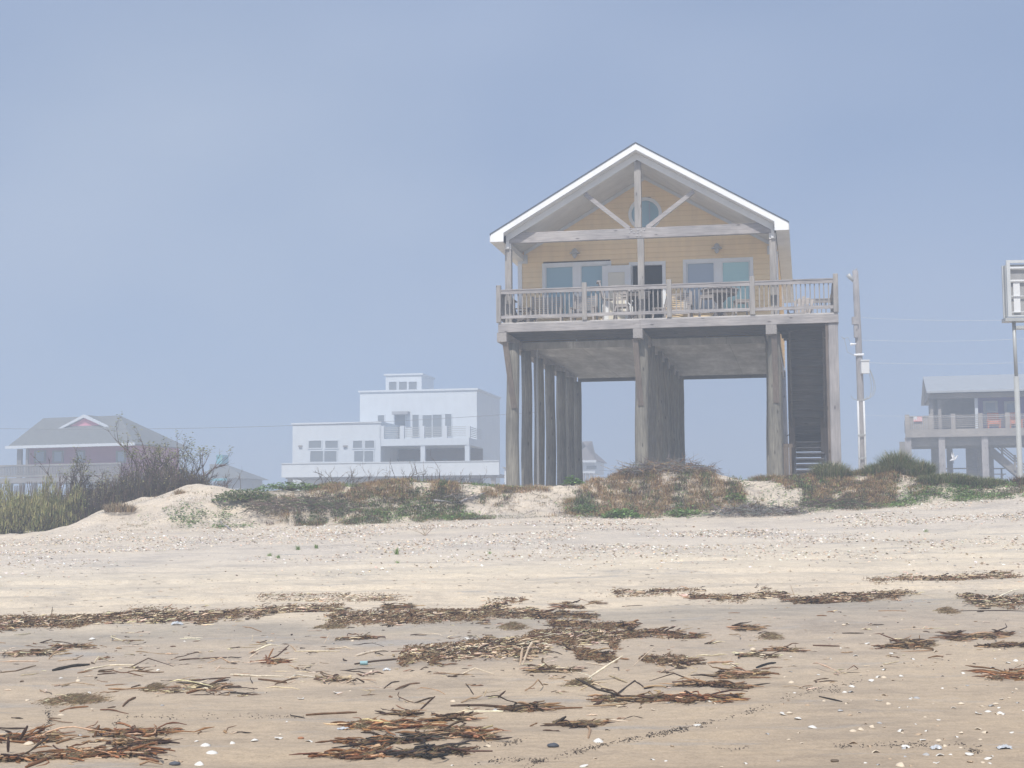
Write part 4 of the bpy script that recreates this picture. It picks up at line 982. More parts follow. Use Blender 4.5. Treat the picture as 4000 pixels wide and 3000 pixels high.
def leaf_mound(w,d,h,n,cols,s=.07):
    def fn(m):
        for _ in range(n):
            a=random.uniform(0,2*PI); r=math.sqrt(random.random()); x=r*math.cos(a)*w; y=r*math.sin(a)*d; z=h*(1-r*r)**.5*random.uniform(.25,1)+.02
            leaf(m,(x,y,z),s*random.uniform(.6,1.4),jit(random.choice(cols),.3))
        for _ in range(n//12):
            a=random.uniform(0,2*PI); m.tube([(0,0,0),(w*.8*math.cos(a)*random.random(),d*.8*math.sin(a)*random.random(),h*.7)],[.008,.003],3,BR,cap=False)
    return fn
plant('leafy_bush',960,.62,leaf_mound(.85,.6,.34,1500,(DGR,GRN,OLV,(.30,.30,.14)),.075),'dense grey-green leafy bush at the left shoulder of the dune','bush','green bushes on the dune')
plant('leafy_bush',1130,.85,leaf_mound(.9,.5,.22,900,(GRN,GRN2,DGR),.07),'low bright leafy bush left of the dark bare branches','bush','green bushes on the dune')
plant('leafy_plant',2235,.88,leaf_mound(.26,.2,.26,300,(GRN2,GRN),.08),'fresh green leafy plant in front of the rearmost left pilings','plant','leafy plants on the dune')
plant('leafy_plant',2420,.08,leaf_mound(.48,.3,.24,620,(GRN2,GRN2,GRN),.08),'brightest green leafy plant at the foot of the central brush mound','plant','leafy plants on the dune')
plant('leafy_plant',2275,.28,leaf_mound(.35,.3,.22,300,(GRN,GRN2,OLV),.07),'green leafy plant low on the sand left of the brush mound','plant','leafy plants on the dune')
plant('leafy_plant',2660,.16,leaf_mound(.42,.25,.16,300,(GRN,GRN2),.07),'flat green leafy plant right of the brightest one','plant','leafy plants on the dune')
plant('leafy_plant',2865,.34,leaf_mound(.26,.2,.18,200,(GRN2,GRN),.07),'small green leafy plant above the long grey dead brush','plant','leafy plants on the dune')
def brush(w,d,h,n,cols,r=.011,L=.5,flat=.35,depth=1):
    def fn(m):
        for _ in range(n):
            a=random.uniform(0,2*PI); q=math.sqrt(random.random()); x=q*math.cos(a)*w; y=q*math.sin(a)*d; zz=h*(1-q*q)**.5*random.uniform(.2,.95)
            b=random.uniform(0,2*PI); twig(m,(x,y,zz),(math.cos(b),math.sin(b),random.uniform(-.3,flat)),L*random.uniform(.4,1),r*random.uniform(.5,1.1),jit(random.choice(cols),.35),depth,2,.05,.3)
    return fn
plant('dead_brush',2600,.92,brush(1.3,.8,.30,620,(BR,GR,DBR,GR,RUST)),'big domed heap of dead grey twigs on top of the central mound','brush pile','heaps of dead brush','twigm')
plant('dead_brush',2960,.06,brush(1.15,.5,.22,420,(GR,GR,DBR)),'long low grey heap of dead twigs at the dune foot, below the stair','brush pile','heaps of dead brush','twigm')
plant('dead_brush',3270,.22,brush(.85,.5,.26,330,(DBR,DBR,BR,DGR)),'dark brown tangle of dead twigs right of the long grey heap','brush pile','heaps of dead brush','twigm')
plant('dead_brush',1180,.38,brush(1.35,.9,.34,620,(DBR,BR,BR,DGR)),'dark brown tangle of dead twigs on the left part of the dune','brush pile','heaps of dead brush','twigm')
plant('dead_brush',1780,.5,brush(.5,.4,.12,70,(BR,GR)),'small scatter of dead twigs at the right end of the left mound','brush pile','heaps of dead brush','twigm')
def weathered_log(px0,py0,px1,py1,r,label):
    a=Vector(ground(px0,py0)); b=Vector(ground(px1,py1)); m=MB(); n=7; pts=[];rs=[]
    for i in range(n+1):
        t=i/n; p=a+(b-a)*t; p.z=gz(p.x,p.y)+r*.9; p+=Vector((random.uniform(-.02,.02),random.uniform(-.02,.02),.03*math.sin(t*PI))); pts.append(p); rs.append(r*(1-.55*t)*random.uniform(.9,1.1))
    m.tube(pts,rs,8); o=m.build('driftwood_branch',M['pale_pile'],None,True); tag(o,label,'driftwood')
weathered_log(1795,1965,1900,1925,.035,'pale grey driftwood branch lying up the right end of the left mound')
weathered_log(1690,1958,1770,1970,.03,'pale driftwood branch half buried low in the left mound')
weathered_log(2590,1995,2700,1980,.02,'thin pale driftwood branch between green plants at the central mound')
weathered_log(860,2040,905,2075,.025,'curved pale driftwood branch at the far left foot of the dune vines')
# bare dark branches standing along the crest in front of the white house
def bare(px,t,n,L,label,spread=.6,col=DBR,lean=0):
    def fn(m):
        for _ in range(n):
            twig(m,(random.uniform(-spread,spread),random.uniform(-.3,.3),0),(random.uniform(-.9,.9)+lean,random.uniform(-.4,.4),random.uniform(.25,1)),L*random.uniform(.6,1.1),.014*random.uniform(.6,1),jit(col,.3),2,2,.0,.35)
    return plant('bare_shrub',px,t,fn,label,'shrub','bare branched shrubs on the dune crest','twigm')
bare(1290,1.05,14,.55,'spreading bare dark shrub at the left end of the dune crest',.7,lean=.4)
bare(1440,1.06,12,.50,'bare dark shrub leaning right, second from the left before the white house',.6,lean=.5)
bare(1560,1.04,11,.52,'bare dark shrub in the middle, below the porch of the white house',.5)
bare(1690,1.05,12,.62,'tallest bare dark shrub on the crest, below the white balcony',.5)
bare(1800,1.04,8,.5,'bare dark shrub at the right end of the crest before the terrace wall',.4)
bare(915,1.1,6,.45,'small bare shrub sticking up behind the grey-green leafy bush',.4)
bare(2475,1.1,2,.55,'single wispy bare stem behind the central mound',.1,(.3,.2,.17))
def grass(px,t,w,d,h,n,cols,label,bw=.014):
    def fn(m):
        for _ in range(n):
            a=random.uniform(0,2*PI); q=math.sqrt(random.random()); x=q*math.cos(a)*w; y=q*math.sin(a)*d
            blade(m,(x,y,0),h*random.uniform(.5,1.1)*(1-.35*q*q),bw,random.uniform(.05,.45)*h+q*.1,math.atan2(y,x)+random.uniform(-1.2,1.2),jit(random.choice(cols),.3),.6)
    return plant('grass_clump',px,t,fn,label,'grass clump','tall grass on the dune')
GS=(OLV,DGR,(.24,.28,.12),(.36,.34,.18),(.27,.31,.13),STRAW)
grass(3240,.95,.45,.35,.62,1500,GS,'green grass clump covering the foot of the right deck post')
grass(3360,.9,.3,.3,.26,420,GS+(RUST,),'low browning grass clump at the base of the utility pole')
grass(3500,.92,.36,.4,.86,1900,GS,'tallest dark green grass clump, right of the utility pole')
grass(3420,.85,.3,.3,.42,1000,GS,'short green grass clump between the utility pole and the tallest clump')
grass(3580,.8,.4,.4,.56,1700,GS,'medium green grass clump adjoining the tallest one on its right')
grass(3690,.6,.65,.5,.36,2200,GS,'wide green grass clump below the left pilings of the purple house')
grass(3810,.6,.65,.5,.30,1900,GS,'lower green grass clump below the benches of the purple house')
grass(3990,.9,.5,.4,.40,1000,(DBR,BR,RUST,OLV),'brown-tipped grass clump at the right edge under the sign pole')
grass(3000,.95,.5,.35,.26,800,(RUST,RUST2,OLV),'rusty grass clump at the foot of the right front piling')
grass(700,.72,.14,.12,.2,120,(RUST,STRAW),'tiny dry grass tuft on the bare crest of the left dune')
grass(470,.55,.38,.3,.34,520,(RUST2,STRAW,BR),'tan dry grass clump on the sand slope in front of the tall shrubs')
# tall shrubs on the left
def tall_shrub(px,Y,H,label,leafy,n=9,col=DBR):
    n=int(n*1.5); x=(px-2000)/FPX*Y; z=gz(x,Y); m=MB(); ml=MB()
    def lf(p):
        if p.z>H*.84 and random.random()<leafy*.45:
            for _ in range(6): leaf(ml,(p.x+random.gauss(0,.05),p.y+random.gauss(0,.05),p.z+random.gauss(0,.06)),.07,jit(random.choice((YGR,OLV,(.28,.29,.12))),.3))
    for _ in range(n):
        twig(m,(random.uniform(-.3,.3),random.uniform(-.3,.3),0),(random.uniform(-.28,.28),random.uniform(-.28,.28),1),H*random.uniform(.6,.85),.034*random.uniform(.6,1.1),jit(col,.25),3,3,-.03,.22,lf,4)
    r=empty('tall_shrub',(x,Y,z),0,label,'shrub','tall half-bare shrubs at the left')
    m.build('branches',M['twigm'],r); 
    if ml.v: ml.build('foliage',M['leafy'],r)
for a in ((300,43,1.75,'leftmost tall shrub, one dead stem with a leafy tip rising over the pink house',.5,6),(370,44,1.45,'tall shrub of tangled grey twigs just right of the single leafy stem',.05,9),(450,43.5,1.3,'shorter tangled shrub below the right end of the pink eave',.05,8),(560,43,2.05,'tall shrub with two leafy yellow-green tops right of the pink eave',.9,7),(620,44,1.7,'tall shrub with forked bare branches between the leafy tops',.1,8),(680,43.5,1.75,'tall shrub with ragged mid-green tip near the tallest one',.55,7),(735,43,1.95,'tallest shrub with leafy top at the right of the thicket',.9,7),(790,44,1.55,'thin bare shrub at the right end of the thicket',.1,6),(835,45,1.0,'low arching bare shrub in front of the teal house',.0,5)):
    tall_shrub(*a[:3],a[3],a[4],a[5])
def thicket():
    m=MB()
    for _ in range(8500):
        px=random.uniform(190,800); Y=random.uniform(40.8,45); x=(px-2000)/FPX*Y; z=gz(x,Y)
        hh=np.interp(px,[150,260,400,560,700,800],[.75,1.25,1.5,1.5,1.2,.45])*random.uniform(.4,1.1)*np.interp(Y,[40.8,42,45],[.7,1,1.1])
        c=jit(random.choice((DBR,BR,DBR,(.12,.08,.07),DBR,BR,(.17,.16,.09))),.3)
        for _k in range(3):
            z0_=random.uniform(0,.75)*hh; L_=random.uniform(.1,.35); blade(m,(x+random.gauss(0,.1),Y,z-.05+z0_),min(L_,hh-z0_+.05),.016,random.uniform(0,.22),random.uniform(0,2*PI),c,.8)
        if random.random()<.5:
            q=random.uniform(.4,1)*hh; 
            for _ in range(2): leaf(m,(x+random.gauss(0,.08),Y+random.gauss(0,.08),z+q),.06,jit(random.choice((DBR,BR,OLV,YGR)),.3))
    tag(m.build('thicket_undergrowth',M['leafy']),'dark brown undergrowth packed below the tall shrubs',kind='stuff')
thicket()
def willow(px,Y,H,W,label,n=5200):
    x=(px-2000)/FPX*Y; z=gz(x,Y); m=MB()
    for _ in range(n):
        a=random.uniform(0,2*PI); q=math.sqrt(random.random()); bx,by=q*math.cos(a)*W,q*math.sin(a)*W*.7; top=H*(1-.45*q*q)*(.72+.28*math.sin(bx*7+px)*math.cos(by*6))
        hz_=random.uniform(.1,1)**.7*top
        c=random.choice((YGR,YGR,OLV,(.42,.38,.18),YGR)) if hz_>.4*H else random.choice((OLV,DBR,YGR,YGR))
        L_=random.uniform(.06,.24); bx+=random.gauss(0,.05); blade(m,(bx,by,hz_-.12),L_,.016,random.uniform(0,L_*.9),random.uniform(0,2*PI),jit(c,.35),.6)
    for _ in range(26):
        a=random.uniform(0,2*PI); q=random.random()*.7; m.tube([(q*W*.4*math.cos(a),q*W*.3*math.sin(a),-.1),(q*W*math.cos(a),q*W*.7*math.sin(a),H*.8)],[.014,.005],3,BR,cap=False)
    o=m.build('feathery_bush',M['leafy']); o.location=(x,Y,z-.03); tag(o,label,'bush','yellow-green bushes at the left edge')
willow(-90,40.3,1.4,1.1,'yellow-green feathery bush cut by the left edge of the view')
willow(60,39.8,1.6,.85,'tall yellow-green feathery bush, first one fully in view at the left')
willow(170,40.6,1.7,.8,'yellow-green feathery bush under the pink house deck')
willow(270,41.2,1.45,.7,'browner feathery bush where the thicket begins',4200)

# ------------------------------------------------------------------ small plants on the open beach
def seedling(px,py,s,label):
    p=ground(px,py); m=MB()
    for _ in range(26):
        a=random.uniform(0,2*PI); blade(m,(random.gauss(0,.02),random.gauss(0,.02),0),s*random.uniform(.4,.8),.07*s,s*random.uniform(.2,.8),a,jit(random.choice((GRN,GRN2,(.3,.4,.14))),.25))
    o=m.build('seedling',M['leafy']); o.location=p; tag(o,label,'seedling','green seedlings on the upper beach')
for a in ((1163,2148,.16,'largest of the two seedlings nearest the left dune, left one'),(1236,2142,.14,'upright seedling just right of the larger left seedling'),(1550,2165,.22,'largest bright green seedling alone in mid beach'),(1052,2172,.11,'small seedling at the far left of the row'),(1085,2180,.12,'small flat seedling below the leftmost pair'),(1552,2200,.09,'tiny seedling directly below the largest one'),(1913,2163,.10,'faint seedling below the front left piling'),(3617,2078,.10,'lone seedling on the shelly sand at right')): seedling(*a)
p=ground(1660,2092); m=MB()
for _ in range(9): twig(m,(0,0,0),(random.uniform(-1,1),random.uniform(-.5,.5),random.uniform(.1,1.2)),.35,.006,jit((.36,.28,.2)),1,2)
o=m.build('dry_sprig',M['twigm']); o.location=p; tag(o,'dry brown sprig standing on the shelly sand below the left mound','plant')

# ------------------------------------------------------------------ tide wrack, reeds and shells
PAL={'dark':[(.05,.032,.022),(.10,.058,.034),(.17,.09,.046),(.06,.04,.03),(.36,.24,.14),(.24,.14,.075)],
     'mix':[(.08,.05,.033),(.16,.10,.06),(.32,.22,.13),(.50,.39,.26),(.05,.035,.025),(.62,.51,.37),(.55,.44,.30)],
     'red':[(.12,.058,.03),(.24,.11,.05),(.34,.17,.08),(.05,.03,.022),(.50,.35,.21),(.18,.085,.04)],
     'black':[(.022,.02,.02),(.04,.035,.03),(.08,.05,.035),(.03,.025,.022),(.12,.07,.04)],
     'pale':[(.50,.41,.30),(.60,.50,.38),(.40,.30,.20),(.66,.57,.44)],
     'fuzz':[(.24,.18,.105),(.32,.245,.15),(.18,.13,.08)]}
def reed(m,p,a,L,r,col,lift=0,bend=.3,flat=.5):
    """bent, slightly flattened reed lying at p, heading a"""
    n=3 if L<.1 else random.choice((4,5,6)); pts=[Vector(p)]; d=a
    bend*=.8; curl=random.gauss(0,.22); up=lift
    for i in range(n):
        d+=random.gauss(0,bend)+curl; q=pts[-1]+Vector((math.cos(d),math.sin(d),up+random.gauss(0,.10)))*(L/n); up-=random.uniform(0,.5)*max(lift,.12)
        q.z=max(q.z,p[2]); pts.append(q)
    rs=[r*random.uniform(.55,1.25) for _ in pts]; rs[-1]*=.35; rs[0]*=.6
    m.tube(pts,rs,4,col,cap=False)
def bed(m,x,y,pal,n,sx,sy,h,Lr=(.08,.3),rr=(.004,.010),sd=.55,bd=.3):
    for _ in range(n):
        aa_=random.uniform(0,2*PI); rr_=random.random()**.6; q=rr_*math.cos(aa_); w=rr_*math.sin(aa_); X=x+q*sx; Y=y+w*sy; z=gz(X,Y)
        f=max(0,1-rr_); zz=z+.006+h*f*random.random()
        reed(m,(X,Y,zz),random.gauss(0,sd)+(PI if random.random()<.5 else 0),random.uniform(*Lr),random.uniform(*rr),jit(random.choice(PAL[pal]),.35),random.choice((0,0,0,0,0,.05,.1,.35)),bd)
def fuzz(m,x,y,n,sx,sy,h):
    for _ in range(n):
        q=random.gauss(0,.42); w=random.gauss(0,.42); X=x+q*sx; Y=y+w*sy; f=max(0,1-(q*q+w*w)*1.2)
        z=gz(X,Y)+h*f*random.uniform(.1,1); a=random.gauss(0,.9)
        L=random.uniform(.03,.09); p=Vector((X,Y,z)); e=p+Vector((math.cos(a)*L,math.sin(a)*L,random.uniform(-.01,.03))); s=Vector((0,.0,.0035))
        m.add([tuple(p-s),tuple(e),tuple(p+s)],[(0,1,2)],jit(random.choice(PAL['fuzz']),.35))
def wrack():
    bands=[((-200,2440),(100,2436),30,'mix',330),((100,2428),(650,2405),24,'mix',900),((620,2412),(1020,2398),20,'mix',560),((1000,2392),(1320,2380),12,'mix',280),((1300,2400),(1700,2402),30,'mix',900),((1680,2402),(2080,2398),30,'mix',900),((2080,2408),(2330,2412),12,'dark',150),
      ((1570,2545),(1800,2545),34,'mix',520),((1780,2550),(2120,2530),34,'mix',800),((2080,2500),(2400,2475),28,'mix',800),((2380,2480),(2640,2480),15,'dark',260),((2240,2560),(2400,2572),20,'dark',260),((2500,2575),(2680,2585),14,'mix',170),((2150,2440),(2480,2445),12,'dark',240),
      ((2700,2340),(3050,2328),12,'mix',190),((3050,2350),(3250,2345),12,'dark',170),((3200,2335),(3560,2318),13,'mix',260),((3380,2268),(3960,2256),10,'mix',330),((3780,2345),(4100,2340),24,'mix',330),((1000,2335),(1560,2330),10,'pale',110),((1900,2350),(2050,2352),8,'dark',40),((2400,2325),(2750,2310),10,'mix',90)]
    m=MB(); f=MB()
    for (x0,y0),(x1,y1),hh,pal,n in bands:
        a=ground(x0,y0); b=ground(x1,y1); yc=(y0+y1)/2
        up=ground((x0+x1)/2,yc-hh)[1]-ground((x0+x1)/2,yc+hh)[1]; up=abs(up)
        cen=[(random.random(),random.gauss(0,.22),random.uniform(.02,.06)) for _ in range(max(3,int(abs(x1-x0)/28)))]
        for _ in range(int(n*2.0)):
            cq=random.choice(cen); t,w=(cq[0]+random.gauss(0,cq[2]*1.3),cq[1]+random.gauss(0,.18)) if random.random()<.55 else (random.random(),random.uniform(-.42,.42))
            x=a[0]+(b[0]-a[0])*t; y=a[1]+(b[1]-a[1])*t
            if fbm(np.array([x*1.1]),np.array([y*2.2+w*2]),3)[0]<-.12 and random.random()<.85: continue
            e=float(fbm(np.array([x*1.6]),np.array([1.]),2)[0]); y+=w*up*(1+.6*e)+.25*up*e
            z=gz(x,y)+.005+random.uniform(0,.055)*max(0,1-abs(w)*1.8)
            reed(m,(x,y,z),random.gauss(0,.9),random.uniform(.05,.18)*(1.7 if random.random()<.08 else 1),random.uniform(.004,.0105),jit(random.choice(PAL[pal]),.35),random.choice((0,0,0,0,.05,.1,.4)),.5)
        for _ in range(n*6):
            cq=random.choice(cen); t,w=(cq[0]+random.gauss(0,cq[2]*.9),cq[1]+random.gauss(0,.14)) if random.random()<.6 else (random.random(),random.uniform(-.38,.38)); x=a[0]+(b[0]-a[0])*t; e=float(fbm(np.array([x*1.6]),np.array([1.]),2)[0]); y=a[1]+(b[1]-a[1])*t+w*up+.25*up*e; z=gz(x,y)+random.uniform(0,.05)
            aa=random.gauss(0,.9); L=random.uniform(.02,.06); 
            f.add([(x,y,z-.005),(x+L*math.cos(aa),y+L*math.sin(aa),z+random.uniform(-.01,.02)),(x,y,z+.006)],[(0,1,2)],jit(random.choice(PAL['dark'][1:]+PAL['fuzz']),.3))
    for _ in range(1200):   # loose litter above and between the lines
        px=random.uniform(-200,4200); py=random.choice((random.uniform(2260,2380),random.uniform(2380,2620),random.uniform(2040,2300))); p=ground(px,py)
        reed(f,(p[0],p[1],p[2]+.004),random.gauss(0,.7),random.uniform(.02,.09),random.uniform(.002,.005),jit(random.choice(PAL['mix']),.3))
    tag(m.build('wrack_lines',M['reedm']),'long tide lines of tangled dead reeds across the sand',kind='stuff')
    tag(f.build('wrack_litter',M['reedm']),'fine brown litter between and under the tide lines',kind='stuff')
    k=MB()    # black grit left in thin lines
    for pts,n in (([(1756,2943),(1900,2915),(2059,2890)],150),([(2040,2991),(2376,2902),(2692,2845)],420),([(2619,2852),(2830,2810),(3005,2757)],200),([(2790,2925),(2920,2918)],60),([(3258,2912),(3500,2908),(3828,2907)],170),([(180,2765),(192,2800),(188,2860),(240,2882)],110),([(455,2801),(700,2800),(950,2798),(1190,2801)],90),([(440,2830),(560,2795)],50),([(3150,2690),(3290,2700)],60),([(3050,2730),(3400,2650)],60),([(1850,2975),(2150,2965)],80),([(3780,2925),(3830,2935)],30)):
        for _ in range(int(n*1.7)):
            i=random.randrange(len(pts)-1); t=random.random(); px=pts[i][0]+(pts[i+1][0]-pts[i][0])*t+random.gauss(0,7); py=pts[i][1]+(pts[i+1][1]-pts[i][1])*t+random.gauss(0,5.5)
            if fbm(np.array([px*.02]),np.array([py*.02]),2)[0]<-.1 and random.random()<.8: continue
            p=ground(px,py); s=random.uniform(.004,.018); reed(k,(p[0],p[1],p[2]+.003),random.gauss(0,.5),s,random.uniform(.0015,.0035),jit((.035,.03,.028),.5))
    tag(k.build('black_grit',M['reedm']),'thin lines of black grit left by the last waves',kind='stuff')
wrack()
CL=[(127,2556,95,14,'mix','tan reed bundle low at the far left, above the long dark leaf'),
(282,2738,110,26,'fuzz','rounded mat of fuzzy tan weed left of centre'),
(600,2692,46,18,'fuzz','small fuzzy tan weed tuft just left of a reed bundle'),
(785,2690,95,22,'mix','reed bundle with crossed stems beside the small fuzzy tuft'),
(557,2868,135,18,'red','long reddish reed bundle above the lower left corner heaps'),
(530,2905,70,16,'dark','small dark twiggy heap right below the long reddish bundle'),
(392,2952,150,24,'red','biggest red-brown heap near the bottom left'),
(95,2888,110,20,'red','red-brown heap with upright stub at the left edge'),
(110,2968,110,10,'red','flat reddish strands at the bottom left corner'),
(1525,2838,150,22,'red','red-brown heap, upper left of the bottom centre heaps'),
(1724,2862,75,22,'dark','dark heap in the middle of the bottom centre heaps'),
(1860,2868,75,20,'red','red-brown heap at the right end of the bottom centre heaps'),
(1580,2892,110,18,'black','black glossy reed heap below the upper left bottom heap'),
(1690,2945,135,22,'black','blackest heap with long stems at the bottom centre'),
(1376,2955,95,22,'red','red-brown heap at the left of the bottom centre'),
(1400,2904,50,11,'red','little reddish clump above the left bottom centre heap'),
(2080,2765,85,20,'dark','dark spiky clump on a long black stem, right of centre'),
(2250,2835,80,16,'dark','dark clump with hooked end, lower right of centre'),
(1745,2812,55,12,'dark','small dark clump above the bottom centre heaps'),
(1590,2790,30,7,'dark','tiny dark clump beside a leaning split reed'),
(2452,2735,120,16,'dark','long low dark clump left of the two stacked right heaps'),
(2760,2730,120,22,'red','lower of the two stacked red-brown heaps right of centre'),
(2795,2682,125,18,'dark','upper of the two stacked heaps right of centre'),
(2916,2637,115,16,'dark','dark bundle of straight parallel reeds right of centre'),
(2700,2588,90,20,'dark','dark knotted heap at the right end of the middle tide line'),
(3562,2516,110,22,'dark','dark heap with one upright twig at right'),
(3810,2490,120,28,'dark','large dark heap at right, left of the edge'),
(3940,2525,80,14,'dark','flat dark heap below the large right one'),
(3955,2640,105,34,'red','red-brown fan of stems cut by the right edge'),
(3005,2490,46,14,'fuzz','lone rounded brown weed mound right of centre'),
(2890,2455,75,10,'dark','thin dark clump above the rounded brown mound'),
(2680,2488,60,9,'dark','thin dark clump left of the rounded brown mound'),
(3695,2390,42,14,'fuzz','rounded dark weed mound trailing a long stem to the right'),
(3890,2352,110,20,'mix','mixed reed heap near the right edge on the upper line'),
(2760,2338,55,12,'dark','pointed dark clump on the upper line right of centre'),
(3130,2348,60,12,'dark','dark clump below a single standing straw'),
(3360,2334,60,14,'dark','dark clump with pale stems on the upper line at right'),
(2000,2452,55,14,'fuzz','rounded tan weed mound between the two tide lines'),
(2250,2365,75,12,'dark','ragged dark clump above the right end of the upper left line'),
(1570,2372,70,10,'dark','dark clump capping the tide line in mid picture'),
(1400,2495,55,8,'dark','dark spiky clump with a long tail, left of the middle line'),
(2170,2620,80,14,'mix','tan reed bundle under the middle tide line'),
(2260,2675,60,12,'fuzz','flat fuzzy brown weed patch below the leaning white stick'),
(280,2525,55,8,'dark','small dark clump upper left below the tide line'),
(1050,2590,60,10,'red','folded brown reed clump left of the middle line'),
(1310,2655,40,8,'mix','small tan knot left of centre'),
(2960,2565,70,9,'mix','low mixed strands above the dark parallel bundle'),
(3060,2540,55,8,'dark','low dark strand right of the rounded brown mound'),
(1290,2452,70,7,'fuzz','flat tan weed patch under the upper tide line')]
for px,py,hw,hh,pal,lab in CL:
    p=ground(px,py); sx=hw/FPX*p[1]*1.05; up=abs(ground(px,py-hh)[1]-ground(px,py+hh)[1])*.5; sy=min(max(up,.1),.55); m=MB()
    area=hw*hh; k=max(.35,min(1,13/p[1]))
    if pal=='fuzz': fuzz(m,p[0],p[1],int(area*.55)+200,sx,sy*.7,.055); bed(m,p[0],p[1],'mix',int(area*.006)+4,sx,sy*.6,.04,(.05,.18),(.003,.007))
    else:
        nb=max(3,int(hw/13)); subs=[(random.uniform(-.95,.95),random.uniform(-.8,.8)) for _ in range(nb)]
        for qx,qy in subs:
            fx,fy=p[0]+qx*sx,p[1]+qy*sy*.7; bed(m,fx,fy,pal,int((area*.034+20)/nb),sx*.26,sy*.22,.05,(.04,.22),(.003,.0095),.55,.55); fuzz(m,fx,fy,int((area*.26+90)/nb),sx*.26,sy*.22,.035)
        bed(m,p[0],p[1],pal,int(area*.0036)+4,sx*.7,sy*.5,.045,(.2,.55 if hw>90 else .34),(.005,.012),.35,.35)
    o=m.build('wrack_clump',M['reedm'],origin=p); tag(o,lab,'seaweed clump','clumps of wrack on the lower beach')
def stick(pts,r,pal,label,up=(),group='single reeds and sticks on the sand',name='reed_stalk',cat='reed'):
    """pts in photo px; those whose index is in up stand above the sand at the depth of the point before"""
    w=[]; lastY=None
    for i,(x,y) in enumerate(pts):
        if i in up: q=at(x,y,lastY); w.append(Vector(q))
        else:
            g=ground(x,y); lastY=g[1]; w.append(Vector(g)+Vector((0,0,r*.7)))
    out=[];rs=[]
    for i in range(len(w)-1):
        for k in range(3): 
            t=k/3; out.append(w[i]+(w[i+1]-w[i])*t+Vector((random.uniform(-.2,.2)*r,random.uniform(-.2,.2)*r,random.uniform(0,.4)*r))*(k>0)); rs.append(r*random.uniform(.82,1.1))
    out.append(w[-1]); rs.append(r*.5); rs[0]*=.7
    m=MB(); m.tube(out,rs,6,jit(random.choice(PAL[pal]),.15)); o=m.build(name,M['reedm'],None,False,origin=tuple(w[0])); return tag(o,label,cat,group)
